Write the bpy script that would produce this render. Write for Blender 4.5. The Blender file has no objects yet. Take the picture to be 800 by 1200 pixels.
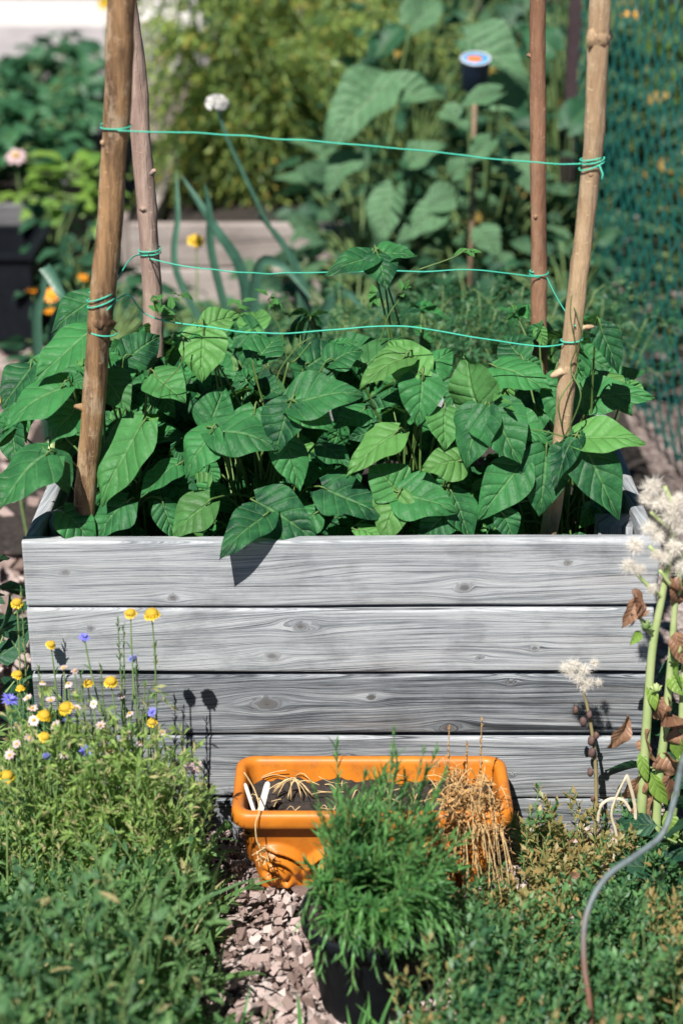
import bpy, math, random
import numpy as np
from mathutils import Vector

rng = np.random.default_rng(11)
random.seed(11)
sc = bpy.context.scene
COL = sc.collection
R = math.radians

# ------------------------------------------------------------------ camera
CAM = np.array([0.0, -2.816, 1.88])
PITCH, FPX = R(23.2), 2010.0
cd = bpy.data.cameras.new('camera')
cam = bpy.data.objects.new('camera', cd)
COL.objects.link(cam)
cam.location = CAM
cam.rotation_euler = (R(90) - PITCH, 0, 0)
cd.sensor_width = 36.0
cd.lens = FPX * 36.0 / 1200.0
cd.clip_start, cd.clip_end = 0.05, 300
cd.dof.use_dof = True
cd.dof.focus_distance = 3.28
cd.dof.aperture_fstop = 2.0
cd.dof.aperture_blades = 8
sc.camera = cam

# ------------------------------------------------------------------ light
EL, AZ = R(53), R(22)          # sun high, behind the camera on its left
sd = bpy.data.lights.new('sun', 'SUN')
sd.energy, sd.angle, sd.color = 5.0, R(0.5), (1.0, 0.955, 0.88)
sun = bpy.data.objects.new('sun', sd)
COL.objects.link(sun)
trav = Vector((math.sin(AZ) * math.cos(EL), math.cos(AZ) * math.cos(EL), -math.sin(EL)))
sun.rotation_euler = trav.to_track_quat('-Z', 'Y').to_euler()
sun.location = (-3, -6, 9)
w = bpy.data.worlds.new('World')
sc.world = w
w.use_nodes = True
nt = w.node_tree
nt.nodes.clear()
sky = nt.nodes.new('ShaderNodeTexSky')
sky.sky_type = 'NISHITA'
sky.sun_disc = False
sky.sun_elevation, sky.sun_rotation = EL, R(202)
sky.air_density, sky.dust_density, sky.ozone_density, sky.altitude = 0.45, 0.0, 4.0, 3000.0
bg = nt.nodes.new('ShaderNodeBackground')
bg.inputs[1].default_value = 0.05
wo = nt.nodes.new('ShaderNodeOutputWorld')
nt.links.new(sky.outputs[0], bg.inputs[0])
nt.links.new(bg.outputs[0], wo.inputs[0])
vs = sc.view_settings
vs.view_transform, vs.look, vs.exposure, vs.gamma = 'Standard', 'None', 0.78, 1.0
sc.cycles.max_bounces = 8
sc.cycles.diffuse_bounces = 3
sc.cycles.transmission_bounces = 4
sc.cycles.use_denoising = True

# ------------------------------------------------------------------ small maths
CP, SP = math.cos(PITCH), math.sin(PITCH)
def ray(px, py):
    a, b = (px - 400) / FPX, (py - 600) / FPX
    return np.array([a, CP - b * SP, -SP - b * CP])
def P(px, py, Y):              # the point of the place at depth Y
    r = ray(px, py)
    return CAM + r * ((Y - CAM[1]) / r[1])
def G(px, py, z=0.0):          # the point of the place at height z
    r = ray(px, py)
    return CAM + r * ((z - CAM[2]) / r[2])
def nrm(v):
    v = np.asarray(v, float)
    return v / np.maximum(np.linalg.norm(v, axis=-1, keepdims=True), 1e-9)
_lat = rng.random((64, 64, 64))
def vnoise(p):
    p = np.asarray(p, float)
    i = np.floor(p).astype(int)
    f = p - i
    f = f * f * (3 - 2 * f)
    o = 0
    for a in (0, 1):
        for b in (0, 1):
            for c in (0, 1):
                wt = (f[..., 0] if a else 1 - f[..., 0]) * (f[..., 1] if b else 1 - f[..., 1]) * (f[..., 2] if c else 1 - f[..., 2])
                o = o + wt * _lat[(i[..., 0] + a) % 64, (i[..., 1] + b) % 64, (i[..., 2] + c) % 64]
    return o * 2 - 1
def smooth_path(pts, n):
    pts = np.asarray(pts, float)
    k = len(pts)
    t = np.linspace(0, k - 1, n)
    i = np.clip(t.astype(int), 0, k - 2)
    f = (t - i)[:, None]
    g = lambda j: pts[np.clip(j, 0, k - 1)]
    p0, p1, p2, p3 = g(i - 1), g(i), g(i + 1), g(i + 2)
    return 0.5 * (2 * p1 + (p2 - p0) * f + (2 * p0 - 5 * p1 + 4 * p2 - p3) * f ** 2 + (3 * p1 - p0 - 3 * p2 + p3) * f ** 3)

# ------------------------------------------------------------------ mesh builder
class MB:
    def __init__(s):
        s.V, s.F, s.U, s.T, s.n = [], [], [], [], 0
    def add(s, V, F, uv=None, tint=None):
        V = np.asarray(V, float).reshape(-1, 3)
        m = len(V)
        s.V.append(V)
        s.U.append(np.zeros((m, 2)) if uv is None else np.asarray(uv, float).reshape(-1, 2))
        if tint is None: tint = (0.5, 0, 0, 1)
        T = np.asarray(tint, float)
        s.T.append(np.tile(T, (m, 1)) if T.ndim == 1 else T)
        F = F if isinstance(F, list) else [F]
        for f in F:
            f = np.asarray(f, int)
            if len(f): s.F.append(f + s.n)
        s.n += m
        return s
    def build(s, name, mat, parent=None, smooth=True):
        me = bpy.data.meshes.new(name)
        V = np.concatenate(s.V)
        me.vertices.add(len(V))
        me.vertices.foreach_set('co', V.ravel())
        li = np.concatenate([f.ravel() for f in s.F])
        lt = np.concatenate([np.full(len(f), f.shape[1]) for f in s.F])
        ls = np.concatenate([[0], np.cumsum(lt)[:-1]])
        me.loops.add(len(li))
        me.loops.foreach_set('vertex_index', li.astype(np.int32))
        me.polygons.add(len(lt))
        me.polygons.foreach_set('loop_start', ls.astype(np.int32))
        me.polygons.foreach_set('use_smooth', np.full(len(lt), smooth))
        U = np.concatenate(s.U)[li]
        l = me.uv_layers.new(name='UVMap')
        l.data.foreach_set('uv', U.astype(np.float32).ravel())
        a = me.attributes.new('tint', 'FLOAT_COLOR', 'POINT')
        a.data.foreach_set('color', np.concatenate(s.T).astype(np.float32).ravel())
        me.update(calc_edges=True)
        me.validate()
        me.materials.append(mat)
        o = bpy.data.objects.new(name, me)
        COL.objects.link(o)
        s.o = o
        if parent is not None:
            o.parent = parent
            o.location = -Vector(parent.location) if parent.parent is None else (0, 0, 0)   # vertices are given in world metres
        return o

def tag(o, label=None, cat=None, group=None, kind=None):
    if label: o['label'] = label
    if cat: o['category'] = cat
    if group: o['group'] = group
    if kind: o['kind'] = kind
    return o
def thing(name, label, cat, loc, group=None):
    o = bpy.data.objects.new(name, None)
    o.empty_display_size = 0.05
    COL.objects.link(o)
    o.location = loc
    return tag(o, label, cat, group)

def grid_faces(nr, nc, wrap=False):
    i, j = np.meshgrid(np.arange(nr - 1), np.arange(nc if wrap else nc - 1), indexing='ij')
    j2 = (j + 1) % nc
    return np.stack([i * nc + j, i * nc + j2, (i + 1) * nc + j2, (i + 1) * nc + j], -1).reshape(-1, 4)

def tube(mb, pts, rad, ns=8, tint=None, cap=True, bump=None):
    pts = np.asarray(pts, float)
    n = len(pts)
    rad = np.broadcast_to(np.asarray(rad, float), (n,)) if np.ndim(rad) < 2 else rad
    T = nrm(np.gradient(pts, axis=0))
    ref = np.array([0.0, 0, 1]) if abs(T[:, 2]).mean() < 0.8 else np.array([1.0, 0, 0])
    A = nrm(np.cross(T, ref))
    B = np.cross(T, A)
    a = np.linspace(0, 2 * np.pi, ns, endpoint=False)
    rr = rad[:, None] * np.ones((1, ns))
    if bump is not None: rr = rr * (1 + bump)
    V = pts[:, None] + rr[..., None] * (A[:, None] * np.cos(a)[None, :, None] + B[:, None] * np.sin(a)[None, :, None])
    L = np.concatenate([[0], np.cumsum(np.linalg.norm(np.diff(pts, axis=0), axis=1))])
    uv = np.stack(np.meshgrid(L, a / (2 * np.pi), indexing='ij')[::-1], -1)
    V = V.reshape(-1, 3)
    F = [grid_faces(n, ns, True)]
    uv = uv.reshape(-1, 2)
    if cap:
        V = np.concatenate([V, pts[:1], pts[-1:]])
        uv = np.concatenate([uv, [[0.5, 0], [0.5, L[-1]]]])
        j = np.arange(ns); j2 = (j + 1) % ns
        F.append(np.stack([np.full(ns, n * ns), j2, j], -1))
        F.append(np.stack([np.full(ns, n * ns + 1), (n - 1) * ns + j, (n - 1) * ns + j2], -1))
    mb.add(V, F, uv, tint)

PROF = {
    'ovate':  lambda t: np.where(t < 0.3, np.sin(np.clip(t / 0.3, 0, 1) * np.pi / 2) ** 0.6, np.clip(1 - ((t - 0.3) / 0.7), 0, 1) ** 0.85 * (1 + 0.55 * (t - 0.3))),
    'heart':  lambda t: np.where(t < 0.26, 0.35 + 0.65 * np.sin(np.clip(t / 0.26, 0, 1) * np.pi / 2), np.clip(1 - (np.clip(t - 0.26, 0, 1) / 0.74) ** 1.5, 0, 1) ** 1.0),
    'lance':  lambda t: np.sin(np.pi * np.clip(t, 0, 1) ** 0.8) ** 0.9,
    'oval':   lambda t: np.sqrt(np.clip(4 * t * (1 - t), 0, 1)),
    'strap':  lambda t: np.clip(1 - t ** 3, 0, 1) * 0.95 + 0.03,
}
def leaves(mb, base, d, n, L, W, prof='ovate', droop=0.5, fold=0.25, ripple=0.0, nu=3, nv=4, tint=None, curl=0.0):
    """many leaf blades at once: base points, midrib directions, face normals"""
    base = np.atleast_2d(base).astype(float)
    N = len(base)
    if N == 0: return
    bc = lambda x: np.broadcast_to(np.asarray(x, float), (N,))
    d = nrm(np.broadcast_to(np.atleast_2d(d), (N, 3)))
    n = np.broadcast_to(np.atleast_2d(n), (N, 3)).astype(float)
    s = np.cross(d, n)
    bad = np.linalg.norm(s, axis=1) < 1e-3
    s[bad] = np.cross(d[bad], [0.3, 0.8, 0.2])
    s = nrm(s)
    n = np.cross(s, d)
    L, W, k, fo = bc(L), bc(W), bc(droop) + 1e-3, bc(fold)
    t = np.linspace(0, 1, nv)
    u = np.linspace(-1, 1, nu)
    wp = PROF[prof](t)
    al = L[:, None] * np.sin(k[:, None] * t) / k[:, None]
    dn = L[:, None] * (1 - np.cos(k[:, None] * t)) / k[:, None]
    half = 0.5 * W[:, None, None] * wp[None, :, None] * u[None, None, :]
    up = np.abs(half) * fo[:, None, None] - curl * np.abs(half) ** 2 / np.maximum(W[:, None, None], 1e-6) * 2
    if ripple:
        ph = rng.random((N, 1, 1)) * 6.28
        up = up + ripple * W[:, None, None] * np.abs(u)[None, None, :] ** 1.5 * np.sin(t[None, :, None] * 11 + ph + u[None, None, :] * 1.3) * np.sqrt(wp)[None, :, None]
        ph2 = rng.random((N, 1, 1)) * 6.28
        up = up + ripple * .8 * W[:, None, None] * np.sin(t[None, :, None] * 5 + ph2 + u[None, None, :] * 2.6)
    # lobes of a heart-shaped base reach back past the stalk
    back = 0
    if prof == 'heart':
        back = -0.13 * L[:, None, None] * np.clip(1 - t / 0.3, 0, 1)[None, :, None] * (np.abs(u) ** 1.0)[None, None, :]
    V = base[:, None, None] + d[:, None, None] * (al[:, :, None] + back)[..., None] - n[:, None, None] * dn[:, :, None, None] \
        + s[:, None, None] * half[..., None] + n[:, None, None] * up[..., None]
    F = grid_faces(nv, nu)
    F = (F[None] + (np.arange(N) * nv * nu)[:, None, None]).reshape(-1, 4)
    uv = np.stack(np.broadcast_arrays((u[None, None, :] + 1) / 2 + np.zeros((N, nv, 1)), t[None, :, None] + np.zeros((N, 1, nu))), -1)
    if tint is None:
        tint = np.stack([rng.random(N), np.zeros(N), rng.random(N), np.ones(N)], -1)
    tint = np.broadcast_to(np.atleast_2d(tint), (N, 4))
    mb.add(V, F, uv, np.repeat(tint, nv * nu, axis=0))

def rnd_tint(N, brown=0.0, bias=0.0):
    return np.stack([np.clip(rng.random(N) + bias, 0, 1), (rng.random(N) < brown) * rng.uniform(.5, 1, N), rng.random(N), np.ones(N)], -1)

def sprig(ms, ml, pts, rad, per, LL, LW, prof='lance', ang=0.9, droop=0.4, fold=0.3, t0=0.15, tint=None, nu=3, nv=4, taper=0.4, brown=0.0, bias=0.0, ripple=0.0, ns=4):
    """one leafy shoot: a stem through pts with leaves spiralling round it"""
    pts = np.asarray(pts, float)
    n = len(pts)
    if ms is not None: tube(ms, pts, np.linspace(rad, rad * 0.4, n), ns, tint=(random.random(), 0, 0, 1), cap=False)
    t = np.linspace(t0, 1, per) + rng.uniform(-.02, .02, per)
    t = np.clip(t, 0, 1)
    x = t * (n - 1)
    i = np.clip(x.astype(int), 0, n - 2)
    f = (x - i)[:, None]
    b = pts[i] * (1 - f) + pts[i + 1] * f
    T = nrm(pts[i + 1] - pts[i])
    a = np.arange(per) * 2.4 + rng.uniform(-.5, .5, per) + random.random() * 6
    ref = np.array([0.31, 0.95, 0.1])
    A = nrm(np.cross(T, ref)); B = np.cross(T, A)
    rad_d = A * np.cos(a)[:, None] + B * np.sin(a)[:, None]
    an = ang * rng.uniform(.7, 1.3, per) * (1 - 0.5 * t)
    d = T * np.cos(an)[:, None] + rad_d * np.sin(an)[:, None]
    nn = T * np.sin(an)[:, None] - rad_d * np.cos(an)[:, None]
    sz = rng.uniform(.7, 1.2, per) * (1 - taper * t)
    leaves(ml, b, d, nn, LL * sz, LW * sz, prof, droop * rng.uniform(.4, 1.6, per), fold, ripple, nu, nv, rnd_tint(per, brown, bias) if tint is None else tint)

def blob(mb, c, r, nr=9, ns=12, tint=None, rough=0.0, seed=0.0, half=False):
    """a rounded lump, r = three radii"""
    a = np.linspace(0, 2 * np.pi, ns, endpoint=False)
    p = np.linspace(0.001, np.pi * (0.5 if half else 1) - 0.001, nr)
    X = np.sin(p)[:, None] * np.cos(a); Y = np.sin(p)[:, None] * np.sin(a); Z = np.cos(p)[:, None] * np.ones(ns)
    D = np.stack([X, Y, Z], -1)
    k = 1 + rough * vnoise(D * 2.3 + seed) if rough else np.ones(X.shape)
    mb.add(np.asarray(c) + D * k[..., None] * np.asarray(r), [grid_faces(nr, ns, True)], np.stack([np.broadcast_to(a, X.shape), Z], -1), tint)

def prism(mb, outline, lo, hi):
    pass

def board(mb, o, ax, up, out, length, h, t, knots=(), seed=0.0, nx=130, tone=0.5, bow=0.0):
    """a plank: o = centre of its lower outer edge line start; ax along, up across, out = outward face"""
    ax, up, out = map(lambda v: nrm(np.array(v, float)), (ax, up, out))
    r = 0.006
    prof = []          # (across, outward)
    for k in np.linspace(r, h - r, 26): prof.append((k, 0.0))
    for a in (30, 60): prof.append((h - r + r * math.sin(R(a)), -r + r * math.cos(R(a))))
    for k in np.linspace(r, t - r, 4): prof.append((h, -k))
    prof.append((h - r * .3, -t + r * .3))
    for k in np.linspace(h - r, r, 8): prof.append((k, -t))
    prof.append((r * .3, -t + r * .3))
    for k in np.linspace(t - r, r, 4): prof.append((0, -k))
    for a in (60, 30): prof.append((r - r * math.sin(R(a)), -r + r * math.cos(R(a))))
    prof = np.array(prof)
    m = len(prof)
    x = np.linspace(0, length, nx)
    X = np.repeat(x[:, None], m, 1)
    S = np.repeat(prof[None, :, 0], nx, 0)
    O = np.repeat(prof[None, :, 1], nx, 0)
    # grain field: the annual rings cut by the face, pushed aside by each knot
    q = np.stack([X * 1.1 + seed * 7.3, S * 9 + seed, O * 9 + seed * 3], -1)
    field = S + O * 0.7 + 0.030 * vnoise(q) + 0.010 * vnoise(np.stack([X * 4 + seed * 5, S * 25, O * 10 + seed], -1)) + 0.05 * vnoise(np.stack([X * .6 + seed * 3, X * 0 + seed * 9, X * 0], -1))
    knot = np.zeros_like(field)
    for (kx, ks, kr) in knots:
        kr = kr * .62
        e = np.exp(-((X - kx) / (kr * 5.5)) ** 2 - ((S - ks) / (kr * 2.2)) ** 2)
        fk = ks + O * .7
        field = field + (-(S - ks)) * 0.93 * e
        rr = np.sqrt(((X - kx) / 1.7) ** 2 + (S - ks) ** 2) / kr * (1 + .35 * vnoise(np.stack([X * 90, S * 90, O * 0 + seed], -1)))
        knot = np.maximum(knot, np.clip(1.25 - rr, 0, 1) * (O > -t * .5))
        field = field + 0.016 * np.clip(1.2 - rr, 0, 2) * (O > -t * .5)
    wob = 0.0022 * vnoise(np.stack([X * 2.2 + seed * 11, S * 0 + seed, S * 0], -1))
    V = np.asarray(o) + ax * X[..., None] + up * (S + wob * (1 + bow))[..., None] + out * (O + 0.0012 * vnoise(np.stack([X * 3, S * 5 + seed, O * 0 + seed], -1)))[..., None]
    T = np.stack([X * 0 + tone, knot, X * 0 + (seed * .37) % 1, X * 0 + 1], -1).reshape(-1, 4)
    e0 = np.arange(m)[::-1]; e1 = (nx - 1) * m + np.arange(m)
    mb.add(V.reshape(-1, 3), [grid_faces(nx, m, True), e0[None], e1[None]], np.stack([X, field], -1).reshape(-1, 2), T)

# ------------------------------------------------------------------ materials
class NT:
    def __init__(s, name):
        s.m = bpy.data.materials.new(name)
        s.m.use_nodes = True
        s.t = s.m.node_tree
        s.t.nodes.clear()
        s.out = s.t.nodes.new('ShaderNodeOutputMaterial')
    def n(s, typ, ins=None, **kw):
        nd = s.t.nodes.new('ShaderNode' + typ)
        for k, v in kw.items(): setattr(nd, k, v)
        for k, v in (ins or {}).items(): s.put(nd.inputs[k], v)
        return nd
    def put(s, sock, v):
        if hasattr(v, 'is_output'): s.t.links.new(v, sock)
        elif isinstance(v, tuple) and len(v) == 3 and sock.type == 'RGBA': sock.default_value = (*v, 1)
        else: sock.default_value = v
    def math(s, op, a, b=0.0, clamp=False):
        nd = s.n('Math', {0: a, 1: b}, operation=op, use_clamp=clamp)
        return nd.outputs[0]
    def mix(s, f, a, b, typ='MIX'):
        nd = s.n('Mix', {0: f}, data_type='RGBA', blend_type=typ)
        s.put(nd.inputs[6], a); s.put(nd.inputs[7], b)
        return nd.outputs[2]
    def ramp(s, f, stops):
        nd = s.n('ValToRGB', {0: f})
        el = nd.color_ramp.elements
        while len(el) < len(stops): el.new(0.5)
        for e, (p, c) in zip(el, stops):
            e.position = p
            e.color = (*c, 1) if isinstance(c, tuple) else (c, c, c, 1)
        return nd.outputs[0]
    def noise(s, vec, scale, detail=3, rough=0.55, dist=0.0):
        nd = s.n('TexNoise', {'Scale': scale, 'Detail': detail, 'Roughness': rough, 'Distortion': dist})
        if vec is not None: s.t.links.new(vec, nd.inputs['Vector'])
        return nd.outputs[0]
    def pos(s): return s.n('NewGeometry').outputs['Position']
    def tint(s):
        a = s.n('Attribute', attribute_name='tint')
        sp = s.n('SeparateColor', {0: a.outputs['Color']})
        return sp.outputs
    def bump(s, h, strength=0.3, dist=0.002):
        return s.n('Bump', {'Height': h, 'Strength': strength, 'Distance': dist}).outputs[0]
    def pbr(s, col, rough=0.6, normal=None, spec=0.5, metal=0.0, coat=0.0, sheen=0.0):
        b = s.n('BsdfPrincipled', {'Base Color': col, 'Roughness': rough, 'Specular IOR Level': spec, 'Metallic': metal, 'Coat Weight': coat})
        if normal is not None: s.put(b.inputs['Normal'], normal)
        return b.outputs[0]
    def done(s, sh, disp=None):
        s.t.links.new(sh, s.out.inputs[0])
        return s.m

def leaf_mat(name, c1, c2, c3=(0.30, 0.20, 0.05), vein=(0.20, 0.34, 0.12), nveins=7.0, vstr=0.5, trans=0.35, tcol=None, rough=0.42, spec=0.45, bump=0.5, bd=0.003):
    k = NT(name)
    t = k.tint()
    uv = k.n('UVMap', uv_map='UVMap').outputs[0]
    sp = k.n('SeparateXYZ', {0: uv})
    a = k.math('MULTIPLY', k.math('ABSOLUTE', k.math('SUBTRACT', sp.outputs[0], 0.5)), 2.0)
    nz = k.noise(k.pos(), 55, 2)
    s_ = k.math('SUBTRACT', k.math('MULTIPLY', sp.outputs[1], nveins), k.math('MULTIPLY', k.math('POWER', a, 0.85), nveins * 0.27))
    s_ = k.math('ADD', s_, k.math('MULTIPLY', nz, 0.16))
    fr = k.math('MULTIPLY', k.math('ABSOLUTE', k.math('SUBTRACT', k.math('FRACT', s_), 0.5)), 2.0)
    lat = k.n('MapRange', {0: fr, 1: 0.86, 2: 0.99}).outputs[0]
    mid = k.n('MapRange', {0: a, 1: 0.09, 2: 0.02}).outputs[0]
    v = k.math('MAXIMUM', k.math('MULTIPLY', lat, 0.7), mid, True)
    col = k.mix(t[0], c1, c2)
    blot = k.noise(k.pos(), 24, 4)
    col = k.mix(k.math('MULTIPLY', k.n('MapRange', {0: blot, 1: 0.38, 2: 0.72}).outputs[0], 0.45), col, tuple(x * 1.5 for x in c2))
    col = k.mix(k.math('MULTIPLY', v, vstr), col, vein)
    spots = k.n('MapRange', {0: k.noise(k.pos(), 210, 2), 1: 0.66, 2: 0.74}).outputs[0]
    col = k.mix(k.math('MULTIPLY', spots, 0.3), col, c3)
    col = k.mix(t[1], col, c3)
    h = k.math('ADD', k.math('MULTIPLY', k.math('SUBTRACT', 1.0, k.math('POWER', fr, 3.0)), 0.8), k.math('MULTIPLY', nz, 0.8))
    h = k.math('SUBTRACT', h, k.math('MULTIPLY', mid, 0.9))
    h = k.math('ADD', h, k.math('MULTIPLY', blot, 1.6))
    nb = k.bump(h, bump, bd)
    rg = k.n('MapRange', {0: blot, 3: rough - .1, 4: rough + .14}).outputs[0]
    p = k.pbr(col, rg, nb, spec)
    tc = k.mix(0.6, col, tcol or tuple(min(1, x * 2.2) for x in c2))
    tr = k.n('BsdfTranslucent', {0: tc, 1: nb}).outputs[0]
    mx = k.n('MixShader', {0: trans, 1: p, 2: tr}).outputs[0]
    return k.done(mx)

def plain(name, c1, c2=None, scale=40, rough=0.6, bump=0.2, spec=0.4, bd=0.002, stretch=None, detail=4, metal=0.0, coat=0.0, tinted=0.0):
    k = NT(name)
    v = k.pos()
    if stretch: v = k.n('Mapping', {0: v, 3: stretch}).outputs[0]
    nz = k.noise(v, scale, detail)
    col = k.mix(k.n('MapRange', {0: nz, 1: 0.3, 2: 0.7}).outputs[0], c1, c2 or tuple(x * .6 for x in c1))
    if tinted:
        t = k.tint()
        col = k.mix(k.math('MULTIPLY', t[0], tinted), col, c2 or c1)
    return k.done(k.pbr(col, rough, k.bump(nz, bump, bd), spec, metal, coat))

def wood_mat(name, dark, mid, light, warm=(0.33, 0.25, 0.19), warmth=0.2):
    k = NT(name)
    t = k.tint()
    uv = k.n('UVMap', uv_map='UVMap').outputs[0]
    sp = k.n('SeparateXYZ', {0: uv})
    off = k.math('MULTIPLY', t[2], 37.0)
    def streak(sx, sf, detail, rough=0.6, dist=0.0):
        c = k.n('CombineXYZ', {0: k.math('MULTIPLY', sp.outputs[0], sx), 1: k.math('MULTIPLY', sp.outputs[1], sf), 2: off}).outputs[0]
        return k.noise(c, 1.0, detail, rough, dist)
    broad = streak(0.7, 95, 5, 0.68)
    fine = streak(4.5, 520, 4, 0.75)
    fib = streak(14, 1700, 2, 0.6)
    blot = streak(3.5, 14, 4)
    ring = k.math('FRACT', k.math('ADD', k.math('MULTIPLY', sp.outputs[1], 95.0), k.math('MULTIPLY', blot, 1.6)))
    ring = k.math('MULTIPLY', k.math('POWER', ring, 4.5), k.n('MapRange', {0: streak(2.2, 9, 2), 1: .4, 2: .65}).outputs[0])
    f = k.math('ADD', k.math('MULTIPLY', broad, 0.62), k.math('MULTIPLY', fine, 0.95))
    f = k.math('SUBTRACT', f, 0.225)
    f = k.math('SUBTRACT', f, k.math('MULTIPLY', ring, 0.18))
    f = k.math('ADD', f, k.math('MULTIPLY', k.math('SUBTRACT', fib, 0.5), 0.4))
    f = k.math('ADD', f, k.math('MULTIPLY', k.math('SUBTRACT', blot, 0.5), 0.35))
    f = k.math('ADD', f, k.math('MULTIPLY', k.math('SUBTRACT', t[0], 0.5), 0.5))
    col = k.ramp(f, [(0.28, dark), (0.47, mid), (0.68, light)])
    col = k.mix(k.math('MULTIPLY', k.n('MapRange', {0: streak(2.0, 20, 3), 1: 0.55, 2: 0.75}).outputs[0], warmth), col, warm)
    crk = k.n('MapRange', {0: streak(1.6, 260, 3, 0.5), 1: 0.635, 2: 0.70}).outputs[0]
    crk2 = k.n('MapRange', {0: streak(0.9, 70, 2, 0.4), 1: 0.665, 2: 0.71}).outputs[0]
    crk = k.math('MAXIMUM', crk, crk2)
    stain = k.n('MapRange', {0: k.noise(k.n('Mapping', {0: k.pos(), 3: (1, 1, 1.6)}).outputs[0], 5.5, 5, 0.65), 1: 0.50, 2: 0.68}).outputs[0]
    col = k.mix(k.math('MULTIPLY', stain, 0.42), col, tuple(x * 1.1 for x in dark))
    col = k.mix(k.math('MULTIPLY', crk, 0.85), col, tuple(x * .45 for x in dark))
    kn = k.math('MULTIPLY', t[1], 0.8)
    kc = k.mix(ring, (0.085, 0.075, 0.07), (0.03, 0.027, 0.027))
    col = k.mix(kn, col, kc)
    h = k.math('SUBTRACT', f, k.math('MULTIPLY', crk, 0.8))
    return k.done(k.pbr(col, 0.82, k.bump(h, 0.55, 0.003), 0.25))

M = {}
M['plank'] = wood_mat('weathered_planks', (0.040, 0.046, 0.056), (0.210, 0.228, 0.252), (0.43, 0.448, 0.472), warmth=.25)
M['plank_back'] = wood_mat('old_bed_planks', (0.10, 0.085, 0.08), (0.27, 0.23, 0.215), (0.42, 0.37, 0.355))
M['plank_dark'] = wood_mat('dark_planks', (0.05, 0.05, 0.055), (0.11, 0.11, 0.12), (0.22, 0.22, 0.23))
M['bean'] = leaf_mat('bean_leaf', (0.005, 0.042, 0.022), (0.042, 0.190, 0.056), c3=(0.16, 0.36, 0.085), vein=(0.15, 0.32, 0.12), vstr=0.5, nveins=5.5, bump=0.7, bd=0.005, rough=0.5, trans=0.26, spec=.25, tcol=(.16,.38,.06))
M['bean_stem'] = plain('bean_stalk', (0.055, 0.13, 0.03), (0.11, 0.17, 0.045), 60, 0.5)
M['broad'] = leaf_mat('broad_leaf', (0.010, 0.046, 0.028), (0.10, 0.21, 0.105), vein=(0.22, 0.34, 0.2), vstr=0.55, bump=.8, bd=.008, nveins=8, trans=0.25, rough=.5, spec=.3)  # second, paler colour carries the sheen of the large leaves
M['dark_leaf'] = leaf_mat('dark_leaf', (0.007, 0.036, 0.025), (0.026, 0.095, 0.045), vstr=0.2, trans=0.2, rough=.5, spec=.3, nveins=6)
M['crop_leaf'] = leaf_mat('crop_leaf', (0.018, 0.075, 0.045), (0.045, 0.15, 0.065), vstr=0.3, trans=0.3, nveins=6)
M['lime_leaf'] = leaf_mat('lime_leaf', (0.10, 0.24, 0.045), (0.20, 0.32, 0.06), vstr=0.3, trans=0.4, nveins=5)
M['fern'] = leaf_mat('feathery_leaf', (0.025, 0.10, 0.045), (0.29, 0.38, 0.09), c3=(0.40, 0.30, 0.07), vstr=0.0, trans=0.35, bump=0.1)
M['carrot'] = leaf_mat('carrot_leaf', (0.025, 0.10, 0.05), (0.05, 0.16, 0.06), vstr=0.0, trans=0.3, bump=0.1)
M['wild'] = leaf_mat('wildflower_leaf', (0.026, 0.098, 0.048), (0.13, 0.26, 0.085), c3=(0.48, 0.40, 0.20), vstr=0.25, trans=0.35, nveins=4)
M['pale_weed'] = leaf_mat('pale_weed_leaf', (0.08, 0.20, 0.055), (0.30, 0.43, 0.12), c3=(0.55, 0.44, 0.26), vstr=0.2, trans=0.4, nveins=4)
M['rosemary'] = leaf_mat('needle_leaf', (0.025, 0.11, 0.04), (0.115, 0.29, 0.075), vstr=0.35, trans=0.3, nveins=2)
M['thyme'] = leaf_mat('low_shrub_leaf', (0.016, 0.080, 0.046), (0.10, 0.225, 0.075), c3=(0.36, 0.24, 0.10), vstr=0.0, trans=0.3, bump=0.15)
M['leek'] = leaf_mat('leek_leaf', (0.028, 0.09, 0.065), (0.06, 0.15, 0.10), vstr=0.1, trans=0.15, bump=0.1)
M['straw'] = plain('dry_straw', (0.46, 0.30, 0.13), (0.62, 0.47, 0.26), 90, 0.8)
M['brown_leaf'] = leaf_mat('withered_leaf', (0.12, 0.055, 0.035), (0.32, 0.18, 0.11), c3=(0.1, 0.05, 0.03), vein=(0.4, 0.28, 0.18), trans=0.25)
M['stem'] = plain('green_stem', (0.12, 0.21, 0.07), (0.20, 0.28, 0.11), 50, 0.5)
M['pale_stem'] = plain('pale_green_stem', (0.27, 0.38, 0.14), (0.42, 0.48, 0.24), 25, 0.45)
M['wood_stem'] = plain('woody_stem', (0.16, 0.11, 0.07), (0.25, 0.18, 0.12), 80, 0.8)
M['fluff'] = leaf_mat('seed_fluff', (0.70, 0.65, 0.57), (0.86, 0.83, 0.78), vstr=0, trans=0.35, tcol=(0.8, 0.76, 0.68), bump=0.0, spec=0.1)
M['yellow'] = leaf_mat('yellow_petal', (0.72, 0.44, 0.015), (0.86, 0.60, 0.03), vstr=0, trans=0.3, bump=0.1)
M['button'] = plain('flower_button', (0.66, 0.43, 0.03), (0.42, 0.25, 0.02), 900, 0.7, 0.8, bd=0.002)
M['blue'] = leaf_mat('blue_petal', (0.12, 0.13, 0.62), (0.25, 0.24, 0.80), vstr=0, trans=0.3, bump=0.1)
M['pink'] = leaf_mat('pale_petal', (0.62, 0.42, 0.46), (0.80, 0.68, 0.66), c3=(.45, .34, .40), vstr=0, trans=0.35, bump=0.1)
M['orange'] = leaf_mat('orange_petal', (0.80, 0.23, 0.02), (0.85, 0.38, 0.03), vstr=0, trans=0.3, bump=0.1)
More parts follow.
